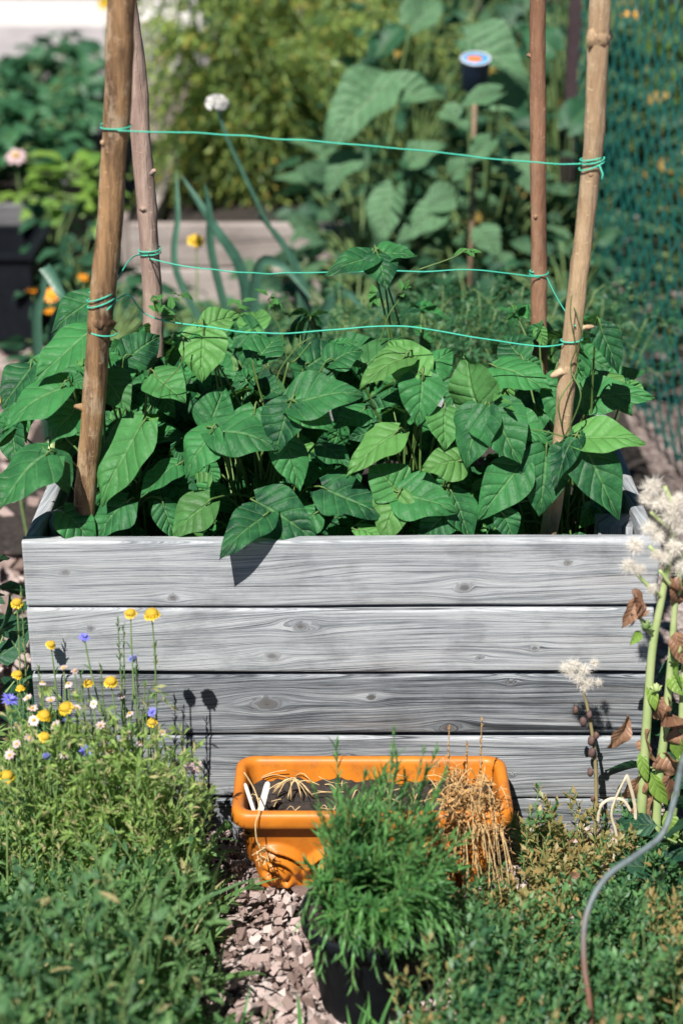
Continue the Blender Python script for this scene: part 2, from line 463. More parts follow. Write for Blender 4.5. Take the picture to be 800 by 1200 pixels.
M['white'] = leaf_mat('white_petal', (0.78, 0.77, 0.73), (0.85, 0.84, 0.82), vstr=0, trans=0.3, bump=0.1)
M['twine'] = plain('green_twine', (0.03, 0.40, 0.27), (0.08, 0.55, 0.40), 700, 0.6, 0.5, bd=0.001)
M['wire'] = plain('green_coated_wire', (0.008, 0.085, 0.075), (0.015, 0.14, 0.115), 60, 0.4)
M['post'] = plain('dark_painted_steel', (0.035, 0.022, 0.028), (0.05, 0.032, 0.035), 25, 0.55)
M['soil'] = plain('dark_soil', (0.016, 0.013, 0.012), (0.045, 0.035, 0.03), 45, 0.95, 1.0, bd=0.02)
M['black'] = plain('black_plastic', (0.005, 0.0065, 0.009), (0.009, 0.011, 0.015), 30, 0.6, 0.1, spec=.12)
M['pod'] = plain('dark_pod', (.07, .045, .05), (.13, .07, .05), 60, .7)
M['tag'] = plain('white_plastic', (0.76, 0.76, 0.74), (0.66, 0.65, 0.62), 60, 0.45, 0.05)
M['render'] = plain('white_render', (0.78, 0.76, 0.74), (0.66, 0.64, 0.63), 6, 0.85, 0.3, bd=0.006)

def ground_mat():
    k = NT('pinkish_gravel_ground')
    v = k.pos()
    vo = k.n('TexVoronoi', {'Vector': v, 'Scale': 55.0})
    sep = k.n('SeparateColor', {0: vo.outputs['Color']})
    col = k.ramp(sep.outputs[0], [(0.0, (0.16, 0.12, 0.11)), (0.45, (0.33, 0.265, 0.25)), (1.0, (0.50, 0.43, 0.41))])
    big = k.noise(v, 1.6, 4)
    col = k.mix(k.n('MapRange', {0: big, 1: 0.42, 2: 0.62, 3: 0.0, 4: 0.55}).outputs[0], col, (0.13, 0.095, 0.08))
    h = k.math('SUBTRACT', k.noise(v, 90, 3), vo.outputs['Distance'])
    return k.done(k.pbr(col, 0.9, k.bump(h, 1.0, 0.02), 0.2))
M['ground'] = ground_mat()

def chip_mat():
    k = NT('bark_and_stone_chips')
    t = k.tint()
    nz = k.noise(k.pos(), 120, 4)
    col = k.ramp(t[0], [(0.0, (0.13, 0.09, 0.08)), (0.3, (0.33, 0.25, 0.235)), (0.7, (0.46, 0.38, 0.365)), (1.0, (0.58, 0.51, 0.49))])
    col = k.mix(k.math('MULTIPLY', nz, 0.6), col, (0.20, 0.14, 0.12))
    return k.done(k.pbr(col, 0.85, k.bump(nz, 0.6, 0.004), 0.2))
M['chips'] = chip_mat()

def pot_mat():
    k = NT('orange_glazed_clay')
    v = k.pos()
    nz = k.noise(v, 9, 5, 0.6)
    col = k.mix(k.n('MapRange', {0: nz, 1: 0.35, 2: 0.7}).outputs[0], (0.57, 0.190, 0.016), (0.36, 0.100, 0.011))
    dirt = k.n('MapRange', {0: k.noise(v, 30, 5, 0.7), 1: 0.52, 2: 0.70}).outputs[0]
    col = k.mix(k.math('MULTIPLY', dirt, 0.55), col, (0.22, 0.09, 0.03))
    sp = k.n('MapRange', {0: k.noise(v, 130, 2), 1: 0.74, 2: 0.78}).outputs[0]
    col = k.mix(k.math('MULTIPLY', sp, 0.7), col, (0.08, 0.04, 0.02))
    return k.done(k.pbr(col, k.n('MapRange', {0: nz, 3: 0.32, 4: 0.58}).outputs[0], k.bump(nz, 0.12, 0.004), 0.45))
M['clay'] = pot_mat()

def bark_mat(name, c1, c2, c3, sc_=46.0, stretch=0.13, patch=0.5):
    k = NT(name)
    uv = k.n('UVMap', uv_map='UVMap').outputs[0]
    v = k.n('Mapping', {0: k.pos(), 3: (1, 1, stretch)}).outputs[0]
    a = k.noise(v, sc_, 5, 0.6)
    b = k.noise(k.n('Mapping', {0: k.pos(), 3: (1, 1, .45)}).outputs[0], 30, 5, 0.7)
    c = k.noise(v, sc_ * 6, 4, 0.7)
    col = k.mix(k.n('MapRange', {0: a, 1: 0.36, 2: 0.62}).outputs[0], c1, c2)
    col = k.mix(k.math('MULTIPLY', k.n('MapRange', {0: b, 1: 0.5, 2: 0.6}).outputs[0], patch), col, c3)
    col = k.mix(k.math('MULTIPLY', k.n('MapRange', {0: c, 1: 0.55, 2: 0.7}).outputs[0], 0.4), col, tuple(x * .45 for x in c1))
    len_ = k.n('MapRange', {0: k.noise(k.n('Mapping', {0: k.pos(), 3: (1, 1, 3.5)}).outputs[0], 60, 2), 1: 0.66, 2: 0.72}).outputs[0]
    col = k.mix(k.math('MULTIPLY', len_, 0.5), col, tuple(min(.7, x * 1.8) for x in c2))
    h = k.math('ADD', a, k.math('MULTIPLY', c, 0.5))
    return k.done(k.pbr(col, 0.72, k.bump(h, 0.9, 0.007), 0.25))
M['bark_brown'] = bark_mat('bark_brown', (0.075, 0.042, 0.025), (0.33, 0.20, 0.10), (0.50, 0.39, 0.27))
M['bark_pink'] = bark_mat('bark_pinkish', (0.25, 0.17, 0.14), (0.40, 0.29, 0.24), (0.46, 0.37, 0.31), patch=0.3)
M['bark_red'] = bark_mat('bark_reddish', (0.17, 0.085, 0.05), (0.30, 0.165, 0.10), (0.33, 0.22, 0.15), patch=0.3)
M['bark_tan'] = bark_mat('bark_tan', (0.30, 0.20, 0.12), (0.46, 0.33, 0.20), (0.55, 0.43, 0.30), patch=0.35)

def tube_mat():
    k = NT('grey_plastic_and_rust')
    sp = k.n('SeparateXYZ', {0: k.pos()})
    nz = k.noise(k.pos(), 40, 4)
    r = k.n('MapRange', {0: k.math('ADD', sp.outputs[2], k.math('MULTIPLY', nz, 0.1)), 1: 0.33, 2: 0.22}).outputs[0]
    col = k.mix(k.math('MULTIPLY', k.n('MapRange', {0: nz, 1: .5, 2: .62}).outputs[0], .6), (0.13, 0.165, 0.175), (0.06, 0.07, 0.07))
    col = k.mix(r, col, (0.15, 0.075, 0.055))
    return k.done(k.pbr(col, 0.5, k.bump(nz, 0.2, 0.001), 0.3))
M['hoop'] = tube_mat()

#@@STRUCTURE
# ------------------------------------------------------------------ ground
g = MB()
nx = 161
xs = np.sign(np.linspace(-1, 1, nx)) * np.abs(np.linspace(-1, 1, nx)) ** 2.2 * 60
X, Y = np.meshgrid(xs, xs + 1.0, indexing='ij')
Z = 0.012 * vnoise(np.stack([X * 3, Y * 3, X * 0], -1)) + 0.02 * vnoise(np.stack([X * .7, Y * .7, X * 0 + 5], -1)) - 0.03
g.add(np.stack([X, Y, Z], -1).reshape(-1, 3), grid_faces(nx, nx)[:, ::-1])
tag(g.build('ground', M['ground']), kind='structure')

def chips(name, N, xr, yr, size, zr=0.012):
    mb = MB()
    c = np.stack([rng.uniform(*xr, N), rng.uniform(*yr, N), rng.uniform(-0.024, zr, N)], -1)
    box = np.array([[x, y, z] for z in (-1, 1) for y in (-1, 1) for x in (-1, 1)], float)
    f = np.array([[0, 2, 3, 1], [4, 5, 7, 6], [0, 1, 5, 4], [2, 6, 7, 3], [0, 4, 6, 2], [1, 3, 7, 5]])
    s = rng.uniform(.25, 1.45, (N, 1)) ** 1.7 * size * np.stack([rng.uniform(.6, 1.3, N), rng.uniform(.45, 1.0, N), rng.uniform(.25, .75, N)], -1)
    V = (box[None] * rng.uniform(.3, 1.2, (N, 8, 3))) * s[:, None]
    q = nrm(rng.normal(size=(N, 4)) * np.array([1.2, .45, .45, 1.2]))
    w_, x_, y_, z_ = q.T
    Rm = np.stack([np.stack([1 - 2 * (y_**2 + z_**2), 2 * (x_*y_ - z_*w_), 2 * (x_*z_ + y_*w_)], -1),
                   np.stack([2 * (x_*y_ + z_*w_), 1 - 2 * (x_**2 + z_**2), 2 * (y_*z_ - x_*w_)], -1),
                   np.stack([2 * (x_*z_ - y_*w_), 2 * (y_*z_ + x_*w_), 1 - 2 * (x_**2 + y_**2)], -1)], -2)
    V = np.einsum('nij,nkj->nki', Rm, V) + c[:, None]
    F = (f[None] + (np.arange(N) * 8)[:, None, None]).reshape(-1, 4)
    T = np.stack([rng.random(N), np.zeros(N), np.zeros(N), np.ones(N)], -1)
    mb.add(V.reshape(-1, 3), F, None, np.repeat(T, 8, axis=0))
    return mb.build(name, M['chips'], smooth=False)
tag(chips('bark_chips', 20000, (-0.75, 0.75), (-1.15, 0.0), 0.0095), 'pale pinkish bark chips and stones covering the bare ground', 'bark chips', kind='stuff')
tag(chips('gravel', 5000, (-2.2, -0.6), (0.5, 4.2), 0.02), 'pinkish gravel on the path beside the bean bed', 'gravel', kind='stuff')

q = MB()
X, Y = np.meshgrid(np.linspace(-.95, .9, 40), np.linspace(1.25, 8.4, 90), indexing='ij')
q.add(np.stack([X, Y, .016 + .008 * vnoise(np.stack([X * 6, Y * 6, X * 0], -1))], -1).reshape(-1, 3), grid_faces(40, 90)[:, ::-1])
tag(q.build('darkening_soil', M['soil']), kind='structure')  # dark soil sheet, added so gaps between the back plants read as shade
# ------------------------------------------------------------------ the raised bed
BX, BD, BH = 0.575, 0.80, 0.62
bed = thing('raised_bed', 'weathered grey plank raised bed filled with bean plants', 'raised bed', (0, 0.4, 0))
fw = MB()
hs = [0.1375, 0.1375, 0.132, 0.139, 0.14]
kn = [[(0.268, 0.018, 0.012), (0.80, 0.035, 0.014), (0.075, 0.07, 0.008), (0.985, 0.085, 0.009), (0.40, 0.12, 0.006)],
      [(0.50, 0.097, 0.012), (0.445, 0.035, 0.013), (0.115, 0.09, 0.008), (0.93, 0.05, 0.008), (0.83, 0.03, 0.006)],
      [(0.63, 0.078, 0.010), (0.435, 0.065, 0.020), (0.775, 0.012, 0.016), (0.89, 0.11, 0.008)],
      [(0.275, 0.07, 0.008), (0.90, 0.05, 0.007), (0.58, 0.09, 0.01)], [(0.4, 0.07, 0.012)]]
z = BH
for i, h in enumerate(hs):
    z -= h
    tone = (0.62, 0.62, 0.26, 0.42, 0.34)[i]
    board(fw, (-BX, 0 - 0.002 * (i % 2), z + 0.0035), (1, 0, 0), (0, 0, 1), (0, -1, 0), 2 * BX - (0, .004, .002, .006, 0)[i], h - 0.0070, 0.03, kn[i], seed=3.1 + i * 2.7, nx=230, tone=tone, bow=(0, .4, .2, .5, 0)[i])
fw.build('front_wall', M['plank'], bed, smooth=True)
for sx, nm in ((-1, 'side_wall'), (1, 'side_wall')):
    m = MB()
    z = BH - 0.004
    for i, h in enumerate(hs):
        z -= h
        board(m, (sx * (BX - 0.002), 0.032 if sx > 0 else BD, z + 0.003), (0, sx, 0), (0, 0, 1), (sx, 0, 0), BD - 0.032, h - 0.005, 0.028, [(0.3, .06, .01)], seed=20 + i * 3.3 + sx, nx=60, tone=0.5)
    # the upright batten boards fixed inside
    m.build(nm, M['plank'], bed)
m = MB()
z = BH - 0.003
for i, h in enumerate(hs):
    z -= h
    board(m, (BX - .03, BD, z + 0.003), (-1, 0, 0), (0, 0, 1), (0, 1, 0), 2 * BX - .06, h - 0.005, 0.028, seed=40 + i * 2, nx=40, tone=0.5)
m.build('back_wall', M['plank'], bed)
for sx in (-1, 1):
    for y0 in (0.033, BD - 0.10):
        m = MB()
        board(m, (sx * (BX - 0.032) - (0.0 if sx < 0 else 0.065), y0, 0.0), (0, 0, 1), (1, 0, 0), (0, -1, 0), BH - (0.012 if sx < 0 else .02), 0.065, 0.065 * -1 + 0.13, seed=60 + sx * 3 + y0, nx=30, tone=0.55)
        o = m.build('corner_post', M['plank'], bed)
        o.location.y += 0.0651
so = MB()
X, Y = np.meshgrid(np.linspace(-BX + .031, BX - .031, 60), np.linspace(0.033, BD - .03, 44), indexing='ij')
Z = 0.50 + 0.022 * vnoise(np.stack([X * 14, Y * 14, X * 0], -1)) + 0.012 * vnoise(np.stack([X * 40, Y * 40, X * 0], -1))
so.add(np.stack([X, Y, Z], -1).reshape(-1, 3), grid_faces(60, 44)[:, ::-1])
so.build('soil', M['soil'], bed)

# ------------------------------------------------------------------ bean poles
def pole(name, label, pts, r0, r1, mat, stubs=(), seed=0.0, group='wooden bean poles in the raised bed'):
    pts = smooth_path(pts, 150)
    pts[:, 0] += 0.0035 * vnoise(np.stack([pts[:, 2] * 5 + seed, pts[:, 2] * 0, pts[:, 2] * 0 + seed], -1))
    t = thing(name, label, 'pole', pts[0], group)
    m = MB()
    ns = 22
    a = np.linspace(0, 2 * np.pi, ns, endpoint=False)
    L, A = np.meshgrid(pts[:, 2], a, indexing='ij')
    q = np.stack([np.cos(A) * 1.2 + 5, np.sin(A) * 1.2 + 5, L * 9 + seed], -1)
    b = 0.09 * vnoise(q) + 0.05 * vnoise(q * np.array([2.5, 2.5, 4])) + 0.05 * np.exp(-(((L * 4.2 + seed) % 1 - .5) / .05) ** 2)
    tube(m, pts, np.linspace(r0, r1, 150), ns, bump=b)
    shaft = m.build('shaft', mat, t)
    for (f, dx, dy, dz, ln, rr) in stubs:
        p = pts[int(f * 149)]
        d = nrm(np.array([dx, dy, dz], float))
        k = MB()
        tube(k, p + d * (np.array([0, .6, .8, 1.0, 1.0, 1.0, 1.0]) * r0 + np.array([0, 0, 0, .1, .45, .8, 1.0]) * ln)[:, None], np.array([1.9, 1.7, 1.35, .95, .72, .58, .3]) * rr, 10, bump=0.2 * rng.normal(size=(7, 10)))
        k.build('twig_stub', mat, shaft)
    return t, pts
b1 = np.append(P(95, 640, .075)[:2], 0.5)
pole_fl, pts_fl = pole('bean_pole', 'thick brown bark pole at the front left corner of the bean bed',
     [b1, P(97, 625, .075), P(111, 480, .075), P(122, 330, .075), P(135, 160, .075), P(145, 0, .075), P(152, -130, .075)], .0205, .0225, M['bark_brown'],
     [(.34, -1, -.2, .15, .014, .007), (.455, .1, -1, .1, .004, .011), (.66, -.8, -.5, .2, .006, .006)], 1.3)
b2 = P(180, 430, .70)
pole_bl, pts_bl = pole('bean_pole', 'pinkish pole behind the thick brown pole, half hidden by it',
     [b2, P(178, 380, .70), P(175, 300, .70), P(169, 200, .70), P(160, 90, .70), P(150, 0, .70), P(138, -110, .70)], .0205, .019, M['bark_pink'],
     [(.43, -.3, -1, .2, .006, .007), (.50, 1, -.3, .2, .008, .006)], 4.1)
pole_br, pts_br = pole('bean_pole', 'thin straight reddish brown pole behind the tan pole',
     [P(632, 470, .70), P(632, 410, .70), P(631, 250, .70), P(629, 100, .70), P(631, 0, .70), P(633, -110, .70)], .0165, .0165, M['bark_red'],
     [(.66, -1, -.3, .3, .008, .005), (.4, -.5, -.9, .1, .004, .005)], 7.7)
pole_fr, pts_fr = pole('bean_pole', 'pale tan pole at the right of the bean bed leaning outward',
     [P(640, 640, .12), P(658, 520, .12), P(667, 420, .12), P(676, 330, .12), P(692, 190, .12), P(699, 80, .12), P(703, 0, .12), P(708, -120, .12)], .0155, .0185, M['bark_tan'],
     [(.27, -1, -.4, -.35, .022, .009), (.345, 1, -.2, .2, .022, .006), (.78, .2, -1, .1, .004, .012), (.56, -.2, -1, .1, .003, .005)], 9.9)

# ------------------------------------------------------------------ twine
def at_h(pts, py, px_off=0):
    # the pole's axis point seen at image row py
    best = None
    for p in pts:
        v = p - CAM
        zc = v[1] * CP - v[2] * SP
        row = 600 - FPX * (v[1] * SP + v[2] * CP) / zc
        if best is None or abs(row - py) < best[0]: best = (abs(row - py), p)
    return best[1]
def wrap(c, r, turns, rise, a0=0, n=40, tilt=0.0):
    a = a0 + np.linspace(0, turns * 2 * np.pi, n)
    return np.stack([c[0] + r * np.cos(a), c[1] + r * np.sin(a), c[2] + np.linspace(0, rise, n) + tilt * np.cos(a)], -1)
def twine(label, ms, group='green twine tied round the bean poles'):
    m = MB()
    for k in ms:
        k = np.asarray(k)
        tube(m, k, 0.0013, 6)
    return tag(m.build('twine', M['twine']), label, 'twine', group)
def span(a, b, mids, n=60):
    s = smooth_path([a] + mids + [b], n)
    s[:, 2] += 0.0015 * vnoise(np.stack([np.linspace(0, 20, n), np.zeros(n), np.zeros(n)], -1))
    return s
c1, c2 = at_h(pts_fl, 150), at_h(pts_fr, 190)
a1 = c1 + np.array([-.02, -.0235, 0])
twine('green twine stretched high between the thick brown pole and the tan pole',
      [span(c1 + np.array([.006, -.0255, 0]), c2 + np.array([-.019, -.012, 0]), [P(260, 158, .07), P(430, 171, .075), P(600, 188, .1)]),
       wrap(c1, .0255, 1.0, .004, 3.0), wrap(c2, .0205, 1.7, .010, 1.0, tilt=.003), wrap(c2, .021, 1.1, -.006, 0.0, tilt=.009),
       c2 + np.array([[.01, -.02, 0], [.016, -.026, -.014], [.014, -.03, -.022]])])
c3, c4 = at_h(pts_bl, 300), at_h(pts_br, 325)
twine('green twine between the two back poles above the bean leaves',
      [span(c3 + np.array([.0, -.024, 0]), c4 + np.array([0, -.0195, 0]), [P(225, 313, .66), P(290, 320, .66), P(350, 320, .68), P(440, 318, .68), P(500, 318, .66), P(560, 316, .66)]),
       wrap(c3, .0235, 2.2, .016, 0.5), wrap(c4, .0195, 1.6, .01, 0.2),
       smooth_path([c4 + np.array([.015, -.015, 0]), P(650, 345, .45), P(660, 362, .2), at_h(pts_fr, 378) + np.array([0, -.021, 0])], 24)])
c5, c6 = at_h(pts_fl, 357), at_h(pts_fr, 402)
twine('green twine lying over the bean leaves from brown pole to tan pole',
      [span(c5 + np.array([.012, -.023, 0]), c6 + np.array([-.016, -.012, 0]), [P(150, 345, .10), P(178, 372, .15), P(270, 387, .12), P(330, 391, .12), P(400, 386, .13), P(480, 383, .13), P(560, 396, .13), P(630, 405, .13)], 90),
       wrap(c5, .0245, 2.3, .026, 0.8, tilt=.006), wrap(c5 - np.array([0, 0, .05]), .024, 1.1, .006, 1.6, tilt=-.004), wrap(c6, .0195, 1.3, .012, .5),
       smooth_path([c5 + np.array([.02, -.014, .03]), P(147, 312, .2), P(158, 300, .5), c3 + np.array([0, -.024, .008])], 30)])

# ------------------------------------------------------------------ bean plants
NB = 8
bean_pos = [(-.43 + .285 * i, .18 + .02 * (i % 2)) for i in range(4)] + [(-.40 + .28 * i, .55) for i in range(4)]
BL = [MB() for _ in range(NB)]
BS = [MB() for _ in range(NB)]
def nearest(p):
    return int(np.argmin([(p[0] - x) ** 2 + (p[1] - y) ** 2 for x, y in bean_pos]))
SUNV = -np.array(trav)
def hero(bx, by, tx, ty, wpx, Yb, Yt=None, roll=0.0, up=0.5, droop=0.55, fold=0.22, tint=None, stalk=True, prof='heart'):
    if Yt is None: Yt = Yb - 0.03
    b, t = P(bx, by, Yb), P(tx, ty, Yt)
    view = nrm(CAM - b)
    n = nrm(view * (1 - up) + np.array([0, 0, 1]) * up + np.array([roll * 1.5 + random.uniform(-.25, .25), 0, random.uniform(-.2, .3)]))
    L = np.linalg.norm(t - b)
    d = nrm(t - b)
    # the tip hangs by the droop, so start the midrib higher
    s = nrm(np.cross(d, n)); nn = np.cross(s, d)
    d2 = nrm(d + nn * droop * 0.5)
    zc = (b[1] - CAM[1]) * CP - (b[2] - CAM[2]) * SP
    W = wpx / FPX * zc * 1.28
    i = nearest(b)
    tn = np.array([random.random() ** 1.2, random.choice((0, 0, 0, 0, 0, .15, .3, .5)), random.random(), 1]) if tint is None else np.array([tint, 0, random.random(), 1])
    leaves(BL[i], b, d2, nn, L * 1.09, W, prof, droop, fold, 0.055, 11, 15, tn, curl=random.uniform(0, .35))
    if stalk:
        x, y = bean_pos[i]
        root = np.array([x + random.uniform(-.05, .05), y + random.uniform(-.03, .06), .50])
        mid = (root + b) / 2 + np.array([0, .03, .04])
        tube(BS[i], smooth_path([root, mid, b - d2 * .012, b + d2 * .01], 12), np.linspace(.003, .0014, 12), 5, cap=False)
H = [  # base x,y  tip x,y  width  depth base/tip  roll  up
 (239,386, 237,444, 48, .16, .12, -.1, .25), (239,384, 280,370, 32, .17, .2, .2, .55), (236,384, 204,402, 36, .19, .16, -.3, .5),
 (167,498, 122,586, 60, .09, .05, -.55, .2), (150,588, 110,632, 44, .07, .05, -.2, .35),
 (250,503, 322,524, 56, .09, .06, .15, .45), (250,504, 220,557, 46, .08, .05, -.3, .3), (245,500, 262,455, 40, .11, .16, .1, .6),
 (341,472, 323,528, 46, .09, .06, -.3, .3), (342,471, 420,462, 54, .09, .08, .2, .55), (346,475, 388,502, 40, .085, .06, .3, .25),
 (312,602, 261,652, 42, .035, -.05, -.25, .35), (300,588, 368,631, 54, .06, .03, .1, .35), (246,588, 204,630, 44, .06, .03, -.1, .45),
 (208,545, 168,580, 36, .09, .05, -.2, .5),
 (57,533, -4,598, 66, .02, -.04, -.3, .35), (57,531, 79,577, 36, .03, 0, .3, .3), (77,452, 8,503, 54, .10, .06, -.35, .45),
 (112,388, 46,442, 58, .16, .10, -.25, .4), (112,348, 64,388, 40, .3, .25, -.2, .45), (40,430, 5,475, 44, .2, .15, -.2, .3),
 (333,514, 350,572, 38, .10, .06, .1, .35), (377,523, 408,548, 34, .13, .10, .2, .45), (378,572, 446,606, 52, .09, .05, .25, .35),
 (385,425, 422,412, 40, .22, .24, .1, .7), (477,418, 424,456, 44, .17, .12, -.35, .45), (492,440, 457,402, 44, .15, .22, 0, .6),
 (495,440, 490,496, 44, .15, .11, 0, .25), (497,438, 528,412, 36, .17, .22, .2, .6), (562,476, 545,418, 58, .12, .17, -.5, .6),
 (566,477, 548,545, 48, .11, .06, -.4, .25), (571,476, 607,540, 58, .11, .06, .15, .25), (580,432, 642,456, 48, .22, .17, .1, .45),
 (541,540, 495,552, 40, .09, .06, -.1, .35),
 (468,577, 530,598, 52, .07, .03, .2, .4), (467,578, 450,632, 42, .065, .03, -.3, .3), (467,575, 434,548, 46, .075, .10, -.3, .65),
 (610,545, 563,605, 46, .085, .05, -.05, .25), (640,527, 632,600, 50, .10, .06, -.1, .3), (674,512, 651,570, 34, .10, .05, -.6, .2),
 (676,512, 750,519, 48, .10, .07, .1, .5), (678,516, 722,605, 52, .095, .04, .3, .15), (672,470, 760,466, 46, .26, .22, .1, .4),
 (702,384, 723,434, 30, .14, .12, .2, .25), (466,507, 410,556, 42, .11, .07, -.2, .45), (528,578, 550,633, 38, .07, .04, .1, .3),
 (526,600, 492,634, 36, .06, .04, -.1, .35), (440,300, 384,322, 30, .55, .5, -.3, .55), (442,298, 452,338, 34, .55, .5, .2, .35),
 (443,297, 486,300, 30, .56, .56, .2, .6), (425,430, 470,398, 36, .26, .34, .1, .7), (590,490, 640,520, 40, .16, .12, .1, .5),
 (300,420, 330,395, 40, .25, .33, .1, .7), (180,440, 215,470, 44, .16, .12, .1, .4), (150,420, 185,395, 40, .25, .3, .2, .6),
 (360,430, 400,405, 42, .24, .3, .15, .6), (190,590, 205,632, 28, .07, .05, .2, .3), (370,600, 345,634, 32, .07, .05, -.2, .4),
 (155,560, 128,532, 34, .10, .13, -.2, .5), (430,480, 395,500, 36, .15, .12, -.1, .6), (520,480, 520,525, 38, .13, .09, 0, .4),
 (610,420, 590,395, 36, .36, .42, -.1, .6), (660,450, 650,495, 40, .2, .16, .1, .4), (700,440, 730,470, 36, .3, .25, .2, .5),
 (90,480, 60,520, 44, .12, .08, -.2, .4), (120,440, 150,480, 44, .15, .1, .2, .4), (300,480, 285,530, 40, .14, .1, -.1, .4),
 (420,620, 460,640, 26, .05, .03, .1, .5), (590,600, 600,634, 26, .06, .04, .1, .4), (75,600, 110,640, 40, .05, .03, .2, .3),
]
for h in H: hero(*h)
# the leaves behind and below, in threes on their stalks
def trio(c, size, face):
    i = nearest(c)
    x, y = bean_pos[i]
    face = nrm(face)
    out = nrm(np.cross(np.cross(face, nrm(np.array([c[0] - x, c[1] - y - .02, -.15]) + 1e-3)), face))
    sd_ = np.cross(face, out)
    tn = rnd_tint(3, .12) * np.array([1, .6, 1, 1])
    ds = [out - face * .35, nrm(sd_ + out * .1) - face * .3, nrm(-sd_ + out * .1) - face * .3]
    leaves(BL[i], [c, c, c], ds, [face] * 3, np.array([1.1, .95, .95]) * size, np.array([.82, .72, .72]) * size, 'heart', rng.uniform(.2, .7, 3), .25, .05, 7, 9, tn)
    root = np.array([x + random.uniform(-.06, .06), y + random.uniform(-.05, .05), .50])
    tube(BS[i], smooth_path([root, root * .5 + c * .5 + np.array([0, 0, .04]), c], 10), np.linspace(.0032, .0015, 10), 5, cap=False)
for k in range(92):
    y = random.uniform(.16, .78)
    x = random.uniform(-.56, .55) if k % 3 else random.uniform(-.56, -.2)
    if x > .45 and y < .45: continue
    top = .60 + .17 * math.sin(min(1, (y - .05) / .5) * 1.5) + random.uniform(-.12, .03)
    if y < .26 and top > .66: top = random.uniform(.54, .64)
    c = np.array([x, y, max(.55, top)])
    trio(c, random.uniform(.075, .115), np.array([random.uniform(-.9, .8), random.uniform(-1.1, .5), 1.0]))
for k in range(26):
    c = np.array([random.uniform(-.54, .54), random.uniform(.10, .3), random.uniform(.53, .58)])
    if abs(c[0]) > .45: continue
    trio(c, random.uniform(.05, .08), np.array([random.uniform(-.6, .6), random.uniform(-1.2, 0), 0.8]))
for k in range(46):
    y = random.uniform(.28, .80); x = random.uniform(-.56, .56)
    trio(np.array([x, y, .66 + .16 * math.sin(min(1, y / .6) * 1.5) * random.uniform(.5, 1.1)]), random.uniform(.04, .075), np.array([random.uniform(-1, 1), random.uniform(-1.2, .5), 1.0]))
for k in range(64):
    x = random.uniform(-.50, .50); y = random.uniform(.15, .5)
    trio(np.array([x, y, random.uniform(.55, .68) + .12 * (y - .15)]), random.uniform(.055, .09), np.array([random.uniform(-.9, .7), random.uniform(-1.3, .2), 0.9]))
# spills over the left edge
for (px, py, Y) in ((30, 470, .3), (60, 420, .45), (95, 360, .6), (15, 500, .25)):
    trio(P(px, py, Y), random.uniform(.07, .1), np.array([-.4, -.5, 1.0]))
# vine tips and tendrils
def tendril(pts, Y, i=None, r=.0016):
    p = smooth_path([P(a, b, Y + c) for a, b, c in pts], 26)
    i = nearest(p[0]) if i is None else i
    tube(BS[i], p, np.linspace(r, r * .6, 26), 5)
    return p
tendril([(350, 470, 0), (325, 445, 0), (345, 410, 0), (365, 395, 0)], .12)
tendril([(365, 400, 0), (340, 425, 0), (330, 390, 0), (322, 372, 0), (318, 350, 0)], .14)
tendril([(445, 400, 0), (455, 370, 0), (468, 350, 0), (470, 342, 0)], .3)
tendril([(215, 395, 0), (213, 425, 0), (190, 452, 0), (183, 458, 0)], .1)
tendril([(180, 350, 0), (186, 368, 0), (205, 372, 0), (214, 380, 0)], .12)
tendril([(660, 515, 0), (680, 465, -.03), (668, 430, 0), (682, 390, -.03), (672, 360, 0)], .10)
tendril([(658, 500, -.02), (655, 470, -.03), (676, 430, 0), (668, 372, -.03), (670, 345, -.03)], .105)
tendril([(490, 316, 0), (530, 302, 0), (548, 292, 0), (560, 300, 0)], .6)
tendril([(660, 512, 0), (640, 506, 0), (622, 503, 0)], .09)
for (px, py, Y, n_) in ((318, 352, .14, 7), (186, 360, .12, 6), (280, 358, .15, 5), (545, 294, .6, 6), (440, 345, .3, 5), (590, 470, .1, 3), (200, 368, .12, 5), (470, 345, .3, 4), (215, 345, .2, 4)):
    p = P(px, py, Y); i = nearest(p)
    d = rng.normal(size=(n_, 3)) + np.array([0, -.3, .6])
    leaves(BL[i], np.repeat(p[None], n_, 0) + rng.normal(size=(n_, 3)) * .006, d, np.tile([0, -.6, .8], (n_, 1)), rng.uniform(.016, .032, n_), rng.uniform(.009, .018, n_), 'ovate', .5, .4, 0, 5, 5, np.tile([1, .35, 1, 1], (n_, 1)))
where = ['behind the thick brown pole at the left end', 'in the front row, left of the middle', 'in the front row, right of the middle', 'at the foot of the tan pole',
         'at the foot of the pinkish pole', 'in the back row, left of the middle', 'in the back row, right of the middle', 'around the foot of the reddish pole']
for i in range(NB):
    x, y = bean_pos[i]
    t = thing('bean_plant', 'leafy green bean plant ' + where[i], 'bean plant', (x, y, .5), 'bean plants in the raised bed')
    tube(BS[i], smooth_path([(x, y, .46), (x + .01, y + .01, .56), (x - .01, y + .03, .66), (x + .01, y + .04, .76)], 14), np.linspace(.0055, .002, 14), 6)
    BS[i].build('stem', M['bean_stem'], t)
    BL[i].build('foliage', M['bean'], t)

